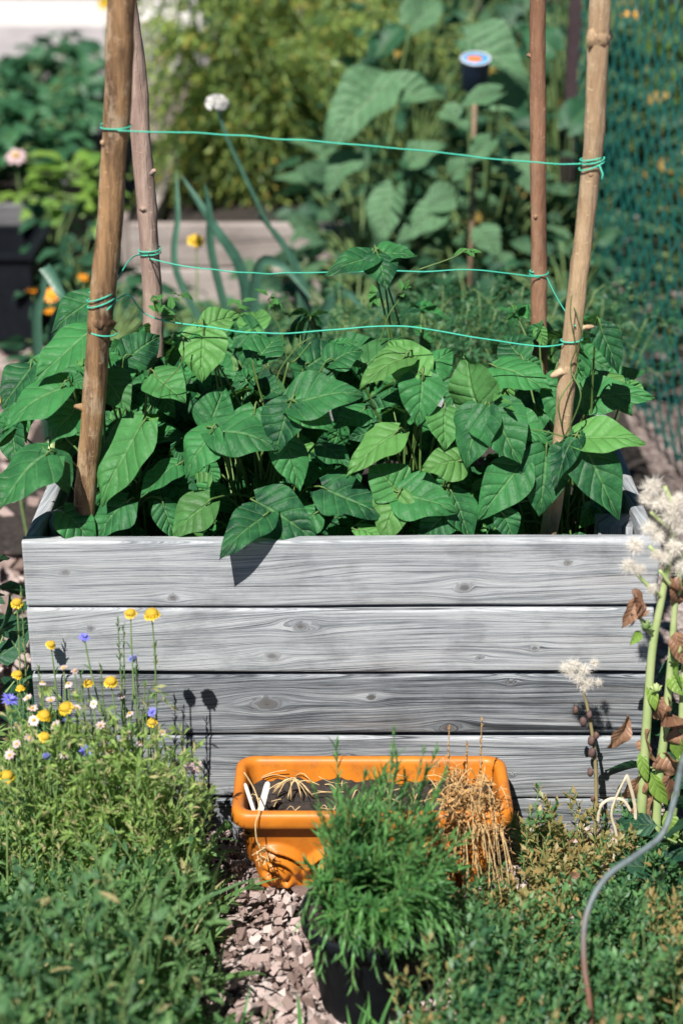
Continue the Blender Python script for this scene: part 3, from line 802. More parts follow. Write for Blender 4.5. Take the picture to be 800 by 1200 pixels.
#@@BACK
# ------------------------------------------------------------------ white wall far behind
m = MB()
def boxm(mb, lo, hi, tint=None):
    lo, hi = np.array(lo, float), np.array(hi, float)
    c = np.array([[0,0,0],[1,0,0],[1,1,0],[0,1,0],[0,0,1],[1,0,1],[1,1,1],[0,1,1]]) * (hi - lo) + lo
    mb.add(c, np.array([[0,3,2,1],[4,5,6,7],[0,1,5,4],[1,2,6,5],[2,3,7,6],[3,0,4,7]]), None, tint)
wl = thing('garden_wall', 'low white rendered wall behind the vegetable garden', 'wall', (-2.5, 9, 0))
boxm(m, (-9, 9, .353), (-.9, 9.3, .62)); m.build('wall_body', M['render'], wl, smooth=False)
m = MB(); boxm(m, (-9, 8.985, -.05), (-.9, 9.3, .35)); m.build('plinth', plain('grey_plinth', (.46, .44, .46), (.36, .345, .36), 7, .9, .3), wl, smooth=False)
m = MB(); boxm(m, (-9, 8.93, .623), (-.88, 9.36, .72)); m.build('coping', M['render'], wl, smooth=False)

# ------------------------------------------------------------------ old raised bed behind, and the dark one on the left
ob = thing('raised_bed', 'low pinkish plank bed behind the bean bed', 'raised bed', (-.1, 3.9, 0))
m = MB()
board(m, (-.80, 3.55, .165), (1, 0, 0), (0, 0, 1), (0, -1, 0), 1.9, .165, .04, [(.3, .07, .015), (.75, .05, .012)], seed=5.5, tone=.5)
board(m, (-.80, 3.548, .0), (1, 0, 0), (0, 0, 1), (0, -1, 0), 1.9, .158, .04, [(.5, .07, .015)], seed=8.5, tone=.62)
m.build('front_wall', M['plank_back'], ob)
for x in (-.80, 1.06):
    m = MB(); board(m, (x, 3.595, .02), (0, 1, 0), (0, 0, 1), (-1, 0, 0), 1.3, .31, .04, seed=3.3 + x, nx=40, tone=.5); o = m.build('side_wall', M['plank_back'], ob); o.location.x += .041
m = MB(); boxm(m, (-.755, 3.6, .0), (1.05, 4.9, .24)); m.build('soil', M['soil'], ob, smooth=False)
m = MB(); board(m, (-.875, 3.58, 0), (0, 0, 1), (1, 0, 0), (0, -1, 0), .36, .07, .07, seed=1.7, nx=20, tone=.35); m.build('corner_post', M['plank_back'], ob)

lb = thing('raised_bed', 'dark edged vegetable bed of leafy crops on the left', 'raised bed', (-2.1, 4.5, 0))
m = MB()
board(m, (-3.3, 3.62, .26), (1, 0, 0), (0, 0, 1), (0, -1, 0), 2.2, .13, .03, seed=2.2, tone=.5)
board(m, (-3.3, 3.62, .0), (1, 0, 0), (0, 0, 1), (0, -1, 0), 2.2, .255, .03, seed=9.2, tone=.5)
m.build('front_wall', M['plank_dark'], lb)
m = MB(); board(m, (-1.1, 3.655, .0), (0, 1, 0), (0, 0, 1), (1, 0, 0), 3.2, .385, .03, seed=6.2, tone=.5); m.build('side_wall', M['plank_dark'], lb)
m = MB(); boxm(m, (-3.3, 3.66, .0), (-1.135, 6.8, .33)); m.build('soil', M['soil'], lb, smooth=False)

# ------------------------------------------------------------------ leafy crops in the left bed
def leafy(name, label, cat, c, r, h, n, LL, LW, lm, sm, group=None, prof='ovate', up=1.0, up2=.3, droop=.6, ripple=.05, brown=0, hero_leaves=()):
    c = np.asarray(c, float)
    t = thing(name, label, cat, c, group)
    ms, ml = MB(), MB()
    for k in range(n):
        a, q = random.uniform(0, 6.283), math.sqrt(random.random())
        e = c + np.array([math.cos(a) * r * q, math.sin(a) * r * q, h * (1 - .55 * q * q) * random.uniform(.35, 1.0)])
        mid = (c + e) / 2 + np.array([0, 0, h * .12]) - (e - c) * np.array([.2, .2, 0])
        s = smooth_path([c + rng.normal(size=3) * np.array([r * .12, r * .12, 0]), mid, e], 8)
        tube(ms, s, np.linspace(.006, .002, 8) * (LL / .1) ** .5, 5, cap=False)
        d = nrm(e - mid) * .4 + np.array([math.cos(a), math.sin(a), -.1]) * .8 + rng.normal(size=3) * .25
        nn = np.array([math.cos(a) * .4, math.sin(a) * .4, up]) + rng.normal(size=3) * up2
        f = random.uniform(.65, 1.15)
        tn = rnd_tint(3, brown)
        if prof == 'trio':
            sd_ = nrm(np.cross(nn, d))
            leaves(ml, [e, e, e], [d, d * .2 + sd_, d * .2 - sd_], [nn] * 3, LL * f, LW * f, 'ovate', droop * .8, .2, ripple, 5, 6, tn)
        else:
            leaves(ml, e, d, nn, LL * f, LW * f, prof, droop * random.uniform(.5, 1.4), .2, ripple, 5, 7, tn[:1])
    for (bx, by, tx, ty, wpx, Y, Y2, roll, upf) in hero_leaves:
        b, tp = P(bx, by, Y), P(tx, ty, Y2)
        view = nrm(CAM - b)
        nn = nrm(view * (1 - upf) + np.array([roll, 0, upf]))
        zc = (b[1] - CAM[1]) * CP - (b[2] - CAM[2]) * SP
        d = nrm(tp - b)
        leaves(ml, b, d + nn * .2, nn, np.linalg.norm(tp - b) * 1.06, wpx / FPX * zc * 1.2, 'heart', .7, .3, .08, 11, 15, np.array([random.uniform(.6, 1), 0, random.random(), 1]))  # high tint paints the sheen of these leaves into their colour
        s = smooth_path([c, (c + b) / 2 + np.array([0, .04, .06]), b], 10)
        tube(ms, s, np.linspace(.008, .003, 10), 5, cap=False)
    ms.build('stem', sm, t)
    ml.build('foliage', lm, t)
    return t
crop_lab = 'dark green leafy crop plant growing in the left bed'
for k in range(14):
    x, y = -1.45 - .46 * (k % 4) + random.uniform(-.08, .08), 4.1 + .66 * (k // 4) + random.uniform(-.1, .1)
    leafy('leafy_crop', crop_lab, 'crop plant', (x, y, .33), .38, .38, 62, .115, .085, M['crop_leaf'], M['stem'], 'leafy crops in the left bed', 'trio')
for (px, py, Y, s, wh) in ((105, 175, 3.75, .16, 'upper'), (100, 225, 3.7, .17, 'lower'), (60, 205, 3.8, .13, '')):
    c = P(px, py, Y)
    lab = {'upper': 'lime green leafy plant behind the thick pole, upper one', 'lower': 'lime green leafy plant behind the thick pole, lower one', '': 'lime green young plant at the edge of the left bed'}[wh]
    leafy('lime_green_plant', lab, 'plant', (c[0], c[1], .33), s * 1.1, max(.12, c[2] - .30), 16, .13, .075, M['lime_leaf'], M['stem'], 'lime green plants in the left bed')

# ------------------------------------------------------------------ feathery drooping bush
ft = thing('feathery_bush', 'large yellowish green feathery bush drooping behind the old bed', 'bush', (-.42, 4.6, .24))
ms, ml = MB(), MB()
for k in range(34):
    a = random.uniform(0, 6.28)
    base = np.array([-.42 + .14 * math.cos(a), 4.5 + .14 * math.sin(a), .2])
    tp = np.array([-.22 + random.uniform(-.46, .55), 4.35 + random.uniform(-.45, .3), random.uniform(.55, 1.45)])
    st = smooth_path([base, (base + tp) / 2 + np.array([0, 0, .2]), tp], 16)
    tube(ms, st, np.linspace(.008, .003, 16), 5)
    sw = random.choice((-1, 1)) if random.random() < .3 else (1 if tp[0] > -.55 else -1)
    for q in range(18):
        b = st[random.randint(3, 15)]
        dx = sw * random.uniform(.10, .34 if sw > 0 else .2) + random.uniform(-.08, .08)
        ln = random.uniform(.10, .34)
        s = smooth_path([b, b + np.array([dx * .5, random.uniform(-.2, .0), .06]), b + np.array([dx, random.uniform(-.3, .0), -ln * .35]), b + np.array([dx * 1.35, random.uniform(-.36, .0), -ln])], 9)
        bi = random.uniform(-.55, .5)
        sprig(ms, ml, s, .002, 44, .046, .014, 'lance', .75, .5, 0.1, .08, nu=2, nv=4, taper=.3, brown=.12 + max(0, bi) * .3, bias=bi, ns=3)
ms.build('stem', M['stem'], ft); ml.build('foliage', M['fern'], ft)

# ------------------------------------------------------------------ broad-leaved plants behind
BLV = [
 ('broad-leaved plant with two large pale leaves beside the feathery bush', (425, 330, 3.2), .42, .75, 30, .17, .10,
  [(452, 100, 376, 165, 62, 3.0, 2.9, -.2, .4), (440, 108, 524, 108, 42, 3.0, 3.0, .2, .5), (462, 222, 440, 290, 42, 2.9, 2.8, -.4, .3), (520, 245, 462, 282, 34, 2.8, 2.75, -.1, .45), (480, 30, 520, -5, 40, 3.2, 3.3, .1, .5), (415, 180, 380, 225, 34, 3.0, 2.9, -.3, .3)]),
 ('broad-leaved plant under the blue rimmed can', (560, 330, 3.1), .40, .70, 34, .15, .09,
  [(545, 45, 622, 92, 60, 3.0, 2.9, .2, .5), (575, 120, 628, 88, 44, 3.0, 3.1, .2, .5), (505, 240, 552, 222, 34, 2.8, 2.85, .2, .5), (562, 268, 585, 302, 30, 2.6, 2.55, .1, .3), (600, 190, 640, 230, 36, 2.9, 2.8, .2, .4), (480, 190, 520, 165, 30, 3.0, 3.0, .1, .5), (585, 108, 536, 122, 26, 2.66, 2.6, -.2, .5), (520, 130, 552, 150, 24, 2.66, 2.6, .2, .4), (575, 165, 545, 190, 26, 2.66, 2.62, -.1, .4), (530, 205, 560, 180, 24, 2.66, 2.66, .1, .5)]),
 ('broad-leaved plant in front of the dark fence post', (660, 330, 3.3), .38, .85, 34, .14, .08, [(650, 60, 610, 30, 34, 3.1, 3.2, -.2, .5), (665, 150, 700, 110, 36, 3.1, 3.2, .2, .5)]),
 ('tall broad-leaved plant behind, at the top edge of the view', (500, 240, 4.3), .6, .95, 46, .17, .10, [(470, 35, 430, 70, 44, 3.9, 3.8, -.2, .4)]),
 ('tall broad-leaved plant behind the reddish pole', (640, 240, 4.4), .55, 1.0, 46, .15, .09, []),
]
for (lab, (px, py, Y), r, h, n, LL, LW, hl) in BLV:
    c = P(px, py, Y); c[2] = 0.0
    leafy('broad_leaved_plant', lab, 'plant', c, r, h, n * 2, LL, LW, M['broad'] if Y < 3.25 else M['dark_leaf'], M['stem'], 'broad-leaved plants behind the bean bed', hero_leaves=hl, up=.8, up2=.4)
# dense undergrowth of dark leaves below them
for k, (x, y, h) in enumerate(((.05, 2.6, .40), (.42, 2.5, .42), (.75, 2.7, .46), (-.25, 2.3, .28), (-.75, 2.5, .30), (-.93, 3.15, .34), (-1.08, 3.51, .36))):
    lab = ['dark leafy plant below the broad-leaved plants', 'dark leafy plant between the bean poles and the can', 'dark leafy plant beside the dark fence post', 'dark leafy plant below the old pink plank bed',
           'dark leafy plant left of the old pink plank bed', 'dark leafy plant beside the black crate', 'dark leafy plant below the dark edged bed'][k]
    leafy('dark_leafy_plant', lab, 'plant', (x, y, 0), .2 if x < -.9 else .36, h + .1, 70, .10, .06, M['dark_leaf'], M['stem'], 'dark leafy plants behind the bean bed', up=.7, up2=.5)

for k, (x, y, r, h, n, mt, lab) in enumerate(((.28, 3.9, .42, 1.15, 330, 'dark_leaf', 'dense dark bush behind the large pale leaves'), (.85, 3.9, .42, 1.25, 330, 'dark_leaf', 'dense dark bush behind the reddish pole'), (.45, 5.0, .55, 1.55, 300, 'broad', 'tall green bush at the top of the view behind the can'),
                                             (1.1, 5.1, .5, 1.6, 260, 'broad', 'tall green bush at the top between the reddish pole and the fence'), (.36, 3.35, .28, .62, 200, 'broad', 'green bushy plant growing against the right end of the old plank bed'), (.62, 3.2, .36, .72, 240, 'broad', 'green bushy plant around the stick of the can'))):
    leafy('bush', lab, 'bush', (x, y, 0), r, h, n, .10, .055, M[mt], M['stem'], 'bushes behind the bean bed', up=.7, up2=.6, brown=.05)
for k, (x, y) in enumerate(((-.62, 3.25), (-.36, 3.2), (-.10, 3.22), (-.5, 2.75), (-.05, 2.8))):
    leafy('low_leafy_plant', 'low green leafy plant in front of the old plank bed', 'plant', (x, y, 0), .2, .17, 70, .06, .035, M['crop_leaf'], M['stem'], 'low plants before the old bed', up=.8, up2=.4)
# hedge far behind
hd = thing('hedge', 'tall green hedge closing the garden behind the fence', 'hedge', (2.2, 7, 0))
ml, ms = MB(), MB()
N = 9000
c = np.stack([rng.uniform(-.75, 5.5, N), rng.uniform(6.2, 7.6, N), rng.uniform(0, 1, N) ** .8 * 2.0], -1)
c[:, 1] += .3 * vnoise(c * np.array([1.2, 0, 1.2]))
leaves(ml, c, rng.normal(size=(N, 3)) + np.array([0, -.5, -.2]), rng.normal(size=(N, 3)) * .6 + np.array([0, -.5, .8]), rng.uniform(.1, .2, N), rng.uniform(.06, .11, N), 'ovate', .5, .2, 0, 3, 4)
for k in range(16):
    x = -.6 + .38 * k
    tube(ms, smooth_path([(x, 6.9, 0), (x + .05, 6.95, 1), (x - .05, 6.85, 1.9)], 8), np.linspace(.03, .01, 8), 6)
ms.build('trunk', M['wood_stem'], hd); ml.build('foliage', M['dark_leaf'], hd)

# leaves beyond the fence
for k, (x, y, h, mt, lab) in enumerate(((1.42, 2.9, .9, 'dark_leaf', 'dark bushy plant close behind the chain-link fence'), (1.75, 3.9, 1.15, 'dark_leaf', 'tall dark bush further behind the chain-link fence'),
                                     (1.05, 4.3, 1.1, 'broad', 'green bush behind the dark fence post'), (2.1, 2.6, .5, 'broad', 'low green plant beyond the chain-link fence'), (1.55, 5.3, 1.25, 'lime_leaf', 'yellowish bush at the top right behind the fence'))):
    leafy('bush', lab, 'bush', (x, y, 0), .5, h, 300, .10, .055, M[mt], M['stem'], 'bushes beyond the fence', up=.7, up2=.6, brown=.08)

# ------------------------------------------------------------------ chain-link fence
fn = thing('chain_link_fence', 'green coated chain-link fence along the right of the bean bed', 'fence', (1.0, 1.8, 0))
A_, B_ = np.array([.83, 3.35]), np.array([1.16, .2])
FL = np.linalg.norm(B_ - A_)
dirf = (B_ - A_) / FL
m = MB()
cw, chh, FH = .11, .056, 1.32
nw = int(FL / cw * 2)
for i in range(nw):
    s0 = i * cw / 2 + cw / 4
    nz_ = int(FH / chh)
    zz = np.arange(nz_ + 1) * chh + .03
    ph = 1 if i % 2 else -1
    off = np.where(np.arange(nz_ + 1) % 2, 1, -1) * (cw / 4 - .001) * ph
    ss = s0 + off + .006 * vnoise(np.stack([zz * 3, zz * 0 + i * .3, zz * 0], -1))
    pp = np.stack([A_[0] + dirf[0] * ss + dirf[1] * .0022 * ph, A_[1] + dirf[1] * ss - dirf[0] * .0022 * ph, zz], -1)
    tube(m, pp, .0036, 4, cap=False)
m.build('wire_mesh', M['wire'], fn)
for zf in (.06, .7, FH):
    m = MB(); tube(m, [(A_[0], A_[1], zf), (*((A_ + B_) / 2), zf - .008), (B_[0], B_[1], zf)], .003, 5); m.build('tension_wire', M['wire'], fn)
def post(x, y, h, w_=.034):
    m = MB()
    boxm(m, (x - w_ / 2, y - w_ / 2, -.02), (x + w_ / 2, y + w_ / 2, h))
    boxm(m, (x - w_ / 2 - .003, y - w_ / 2 - .003, h + .002), (x + w_ / 2 + .003, y + w_ / 2 + .003, h + .014))
    m.build('post', M['post'], fn, smooth=False)
post(A_[0] - .02, A_[1], 1.75, .04); post(B_[0] + .03, B_[1], 1.4)

# ------------------------------------------------------------------ can on a stake
ct = thing('marker_stake', 'brown stick topped by an upturned dark can with a blue rim', 'stake', (P(550, 300, 2.75)[0], 2.75, 0))
cx, cy = ct.location.x, 2.75
cz = P(550, 70, 2.75)[2]
m = MB(); tube(m, [(cx, cy, -.05), (cx + .004, cy, .5), (cx, cy, cz - .02)], .008, 8); m.build('stick', M['wood_stem'], ct)
a = np.linspace(0, 2 * np.pi, 32, endpoint=False)
tl = R(17)
def canpt(q, z_, sq=1.0, off=(0, 0)):     # the can hangs tilted on its stick, its lid towards the path
    x, y = off[0] + q * np.cos(a), off[1] + q * sq * np.sin(a)
    return np.stack([cx + x, cy + y * math.cos(tl) - z_ * math.sin(tl), cz + y * math.sin(tl) + z_ * math.cos(tl) + a * 0], -1)
m = MB()
rr = [.042, .043, .0445, .0465, .047, .049, .049, .047, .045, .0385]; zz = [-.095, -.095, -.093, -.012, -.008, -.005, .0, .002, .002, .0015]
m.add(np.concatenate([canpt(q, z_) for q, z_ in zip(rr, zz)]), [grid_faces(10, 32, True), np.arange(32)[::-1][None], (np.arange(32) + 288)[None]])
can = m.build('can', plain('dark_blue_tin', (0.008, 0.016, 0.035), (0.012, 0.022, 0.045), 20, .4), ct)
def disc(name, r0, r1, dz, mat, squash=1.0, off=(0, 0)):
    m = MB()
    m.add(np.concatenate([canpt(r1, dz - .0015, squash, off), canpt(r1, dz, squash, off), canpt(r0, dz, squash, off), canpt(r0, dz - .0015, squash, off)]), [grid_faces(4, 32, True)])
    m.build(name, mat, can)
disc('rim', .0425, .0490, .0062, plain('pale_tin', (.62, .66, .72), (.45, .5, .56), 40, .35))
disc('blue_lid', .001, .0424, .004, plain('blue_lid', (.05, .28, .62), (.08, .36, .66), 30, .35))
disc('orange_disc', .0008, .025, .0075, plain('orange_lid', (.75, .16, .02), (.72, .2, .03), 30, .5), .8, (-.004, -.006))

# ------------------------------------------------------------------ black crate at the left
cr = thing('plastic_crate', 'black plastic crate standing on the gravel path', 'crate', (-1.62, 3.1, 0))
m = MB()
x0, x1, y0, y1, hh = -1.95, P(37, 330, 3.0)[0], 3.0, 3.4, .34
for lo, hi in (((x0, y0, 0), (x1, y0 + .012, hh)), ((x0, y1 - .012, 0), (x1, y1, hh)), ((x0, y0 + .0125, 0), (x0 + .012, y1 - .0125, hh)), ((x1 - .012, y0 + .0125, 0), (x1, y1 - .0125, hh)), ((x0 + .0125, y0 + .0125, .005), (x1 - .0125, y1 - .0125, .015))):
    boxm(m, lo, hi)
m.build('crate_body', M['black'], cr, smooth=False)
m = MB()
for lo, hi in (((x0 - .015, y0 - .015, hh + .001), (x1 + .015, y0 + .014, hh + .02)), ((x0 - .015, y1 - .014, hh + .001), (x1 + .015, y1 + .015, hh + .02)), ((x0 - .015, y0 + .0145, hh + .001), (x0 + .014, y1 - .0145, hh + .02)), ((x1 - .014, y0 + .0145, hh + .001), (x1 + .015, y1 - .0145, hh + .02))):
    boxm(m, lo, hi)
m.build('rim', M['black'], cr, smooth=False)

# ------------------------------------------------------------------ leeks and the white flower
def leek(label, base, blades, group='leek plants behind the bean bed'):
    t = thing('leek', label, 'leek', base, group)
    m = MB(); tube(m, [base, base + np.array([0, 0, .12]), base + np.array([.005, 0, .2])], [.016, .015, .012], 8); m.build('stem', M['pale_stem'], t)
    l = MB()
    for pts, wd in blades:
        s = smooth_path(pts, 20)
        T = nrm(np.gradient(s, axis=0)); sd_ = nrm(np.cross(T, nrm(CAM - s)) + np.array([0, .35, 0]))
        tt = np.linspace(0, 1, 20)
        wv = wd * np.clip(1 - tt ** 3, 0, 1)[:, None] + .001
        nn = np.cross(sd_, T)
        V = np.stack([s - sd_ * wv + nn * wv * .5, s, s + sd_ * wv + nn * wv * .5], 1)
        l.add(V.reshape(-1, 3), grid_faces(20, 3), np.stack(np.meshgrid(tt, [0, .5, 1], indexing='ij')[::-1], -1), (random.random(), 0, random.random(), 1))
    l.build('blades', M['leek'], t)
    return t
def gp(px, py, Y):
    p = P(px, py, Y); p[2] = 0
    return p
b = gp(52, 440, 1.6)
leek('leek with a sharply bent blade beside the bean leaves on the left', b, [([b + np.array([0, 0, .18]), P(42, 385, 1.6), P(50, 335, 1.6), P(53, 312, 1.6)], .014), ([P(54, 313, 1.6), P(62, 325, 1.58), P(72, 345, 1.55), P(78, 362, 1.5)], .016),
      ([b + np.array([0, 0, .18]), P(62, 385, 1.55), P(85, 350, 1.5), P(96, 330, 1.45)], .014)])
b = gp(290, 420, 2.0)
leek('leek with long slanting blades before the old plank bed', b, [([b + np.array([0, 0, .2]), P(285, 330, 2.0), P(250, 265, 2.0), P(212, 205, 2.05)], .017), ([b + np.array([0, 0, .2]), P(250, 310, 2.0), P(245, 250, 2.0), P(240, 215, 2.0)], .012),
      ([b + np.array([0, 0, .2]), P(300, 320, 2), P(330, 310, 2), P(365, 350, 1.9)], .016), ([b + np.array([0, 0, .2]), P(210, 330, 2), P(208, 250, 2.05), P(206, 200, 2.1)], .010)])
b = gp(365, 420, 2.1)
leek('leek with wide arching blades right of the flower stalk', b, [([b + np.array([0, 0, .2]), P(355, 340, 2.1), P(330, 285, 2.1), P(300, 250, 2.1)], .013), ([b + np.array([0, 0, .2]), P(385, 350, 2.1), P(410, 345, 2.1), P(430, 370, 2)], .016)])
b = gp(355, 400, 2.0)
t = thing('leek_flower', 'round white leek flower on a long leaning green stalk', 'flower', b)
m = MB(); s = smooth_path([b, P(350, 338, 2.0), P(310, 255, 2.0), P(272, 175, 2.0), P(259, 140, 2.0), P(255, 122, 2.0)], 30); tube(m, s, np.linspace(.0085, .005, 30), 7); m.build('stem', M['leek'], t)
m = MB(); N = 170; d = nrm(rng.normal(size=(N, 3)) + np.array([0, 0, .35])); hc = P(254, 121, 2.0)
leaves(m, hc + d * np.array([.022, .022, .013]), d, np.cross(d, [1, .3, 0]), .012, .009, 'oval', .3, .2, 0, 3, 4); blob(m, hc, (.02, .02, .012)); m.build('flower_head', M['white'], t)

# ------------------------------------------------------------------ carrot tops
for k, (px, py, Y, lab) in enumerate(((475, 372, 1.35, 'feathery carrot top at the left end of the row behind the beans'), (520, 360, 1.3, 'feathery carrot top left of the middle behind the beans'), (565, 355, 1.35, 'feathery carrot top right of the middle behind the beans'),
                                      (605, 365, 1.3, 'feathery carrot top close to the reddish pole'), (540, 385, 1.2, 'low feathery carrot top between the others'), (400, 370, 1.5, 'feathery carrot top below the leek blades'), (700, 380, 1.5, 'feathery carrot top beside the tan pole'))):
    tp = P(px, py, Y); c = np.array([tp[0], Y, 0])
    t = thing('carrot_plant', lab, 'carrot', c, 'carrot tops behind the bean bed')
    ms, ml = MB(), MB()
    for q in range(26):
        a_ = random.uniform(0, 6.28); ro = random.uniform(.05, .22)
        e = np.array([c[0] + ro * math.cos(a_), c[1] + ro * math.sin(a_), tp[2] * random.uniform(.72, 1.06)])
        s = smooth_path([c, c * .5 + e * .5 + np.array([0, 0, .06]), e, e + np.array([math.cos(a_) * .06, math.sin(a_) * .06, -.02])], 10)
        tube(ms, s, np.linspace(.0025, .001, 10), 4, cap=False)
        for w_ in range(8):
            b = s[random.randint(5, 9)]
            dd = rng.normal(size=3) * .5 + np.array([math.cos(a_), math.sin(a_), .2])
            sprig(None, ml, np.stack([b, b + nrm(dd) * .035, b + nrm(dd) * .07 - np.array([0, 0, .008])]), .001, 12, .026, .006, 'lance', 1.0, .3, .1, .05, nu=2, nv=3, taper=.5)
    ms.build('stem', M['stem'], t); ml.build('foliage', M['carrot'], t)

#@@FRONT
# ------------------------------------------------------------------ flowers
def ring_petals(mb, c, ax, n, r0, L, W, tilt, prof='oval', tint=None):
    ax = nrm(np.asarray(ax, float)); A = nrm(np.cross(ax, [.2, .9, .1])); B = np.cross(ax, A)
    a = np.arange(n) * 2 * np.pi / n + random.random()
    rd = A * np.cos(a)[:, None] + B * np.sin(a)[:, None]
    d = rd * math.cos(tilt) + ax * math.sin(tilt)
    leaves(mb, c + rd * r0, d + rng.normal(size=(n, 3)) * .07, ax - rd * math.sin(tilt), L * rng.uniform(.8, 1.15, n), W, prof, .5, .2, 0, 3, 5, rnd_tint(n) if tint is None else tint)
def flower(kind, label, px, py, Y, r, group, cat='flower', lean=0.0, base_dx=0.0, stemr=.0016):
    r *= .86 if Y < 0 else 1
    h = P(px, py, Y)
    base = np.array([h[0] + base_dx + random.uniform(-.03, .03), Y + random.uniform(-.03, .03), 0])
    t = thing(kind, label, cat, base, group)
    s = smooth_path([base, base * .6 + h * .4 + np.array([random.uniform(-.03, .03), random.uniform(-.02, .02), 0]), base * .2 + h * .8, h - np.array([0, 0, r * .3])], 18)
    ms = MB(); tube(ms, s, np.linspace(stemr * 1.3, stemr * .8, 18), 6); ms.build('stem', M['stem'], t)
    ml = MB(); n = 7
    sprig(None, ml, s[2:14], .001, n, .04, .008, 'lance', .9, .5, .2, .1); ml.build('foliage', M['wild'], ms.o)
    ax = nrm(np.array([random.uniform(-.6, .5), random.uniform(-.9, .1), 1.0]))
    if kind == 'yellow_flower':
        m = MB(); blob(m, h, (r * .80, r * .80, r * .62), 9, 14, None, .12, px * .37); m.build('flower_centre', M['button'], t)
        m = MB(); ring_petals(m, h - ax * r * .1, ax, 15, r * .5, r * .62, r * .36, -.25); ring_petals(m, h, ax, 12, r * .45, r * .5, r * .3, .1); m.build('petals', M['yellow'], t)
    elif kind == 'orange_flower':
        m = MB(); blob(m, h, (r * .4, r * .4, r * .3), 7, 10); m.build('flower_centre', M['button'], t)
        m = MB(); ring_petals(m, h, ax, 12, r * .2, r, r * .5, .1); ring_petals(m, h + ax * r * .1, ax, 9, r * .15, r * .7, r * .4, .5); m.build('petals', M['orange'], t)
    elif kind == 'cornflower':
        m = MB(); blob(m, h - ax * r * .55, (r * .32, r * .32, r * .45), 7, 9); m.build('calyx', M['stem'], t)
        m = MB(); ring_petals(m, h - ax * r * .2, ax, 11, r * .12, r * .95, r * .42, .35, 'strap'); ring_petals(m, h, ax, 10, r * .05, r * .6, r * .25, .9, 'strap'); m.build('petals', M['blue'], t)
    elif kind == 'pale_flower':
        m = MB(); blob(m, h + ax * r * .1, (r * .28, r * .28, r * .22), 7, 9); m.build('flower_centre', M['button'], t)
        m = MB(); ring_petals(m, h, ax, random.randint(6, 11), r * .15, r * random.uniform(.55, .9), r * .42, random.uniform(-.5, .8), tint=np.tile([random.random(), random.choice((0, .25, .5)), .5, 1], (1, 1))); m.build('petals', M['pink'], t)
    return t
GY, GB, GP_ = 'yellow button flowers at the left of the bed', 'blue cornflowers at the left of the bed', 'pale pink flowers at the left of the bed'
YF = [(178, 719, -.19, .0175, 'large yellow button flower standing tallest against the grey planks'), (153, 718, -.19, .013, 'smaller tall yellow button flower beside the largest one'),
      (60, 755, -.18, .011, 'lone yellow flower on the second plank near the left edge'), (130, 798, -.22, .0145, 'bright yellow flower in front of the joint of the third plank'),
      (103, 800, -.22, .011, 'small orange yellow flower left of the bright one at the third plank'), (77, 829, -.28, .0155, 'yellow flower just above the pale pink flowers'),
      (52, 838, -.28, .0155, 'yellow flower lying lowest among the pale pink flowers'), (53, 863, -.3, .0125, 'yellow flower nearest the green foliage on the left'),
      (20, 706, -.12, .013, 'yellow flower beside the left corner of the plank bed'), (21, 790, -.15, .012, 'upper yellow flower of a pair left of the bed corner'),
      (24, 806, -.15, .010, 'lower yellow flower of a pair left of the bed corner'), (178, 846, -.2, .0115, 'yellow flower low on the yellowed stalks'), (8, 909, -.35, .015, 'yellow flower at the edge of the foliage far left')]
for (px, py, Y, r, lab) in YF: flower('yellow_flower', lab, px, py, Y, r, GY, base_dx=random.uniform(-.02, .02))
BF = [(99, 746, -.19, .0135, 'pale blue cornflower leaning against the second plank'), (12, 819, -.2, .020, 'large violet cornflower left of the bed corner'), (101, 878, -.3, .017, 'deep blue cornflower just above the green foliage'),
      (80, 840, -.28, .012, 'dark blue cornflower next to the yellow flower'), (155, 771, -.18, .011, 'faded blue cornflower among the dry stalks'), (178, 834, -.2, .011, 'small violet cornflower on the yellowed stalks'), (56, 886, -.32, .013, 'violet cornflower half sunk in the foliage')]
for (px, py, Y, r, lab) in BF: flower('cornflower', lab, px, py, Y, r, GB, base_dx=(.06 if px == 99 else random.uniform(-.02, .02)))
for (px, py, Y, r) in ((75, 783, -.24, .012), (80, 801, -.24, .011), (38, 830, -.26, .013), (60, 821, -.26, .013), (40, 844, -.28, .014), (152, 836, -.22, .012), (150, 860, -.24, .013), (190, 858, -.22, .011),
                       (75, 884, -.3, .013), (20, 872, -.3, .012), (88, 786, -.24, .010), (33, 818, -.26, .012), (65, 850, -.3, .012), (35, 865, -.3, .012), (165, 870, -.24, .011), (118, 850, -.28, .011), (20, 850, -.28, .012), (142, 815, -.2, .010),
                       (90, 830, -.27, .012), (110, 825, -.26, .010), (50, 800, -.24, .011), (12, 885, -.34, .013), (128, 880, -.28, .011)):
    flower('pale_flower', 'small pale pink flower among the wildflowers left of the bed', px, py, Y, r, GP_)
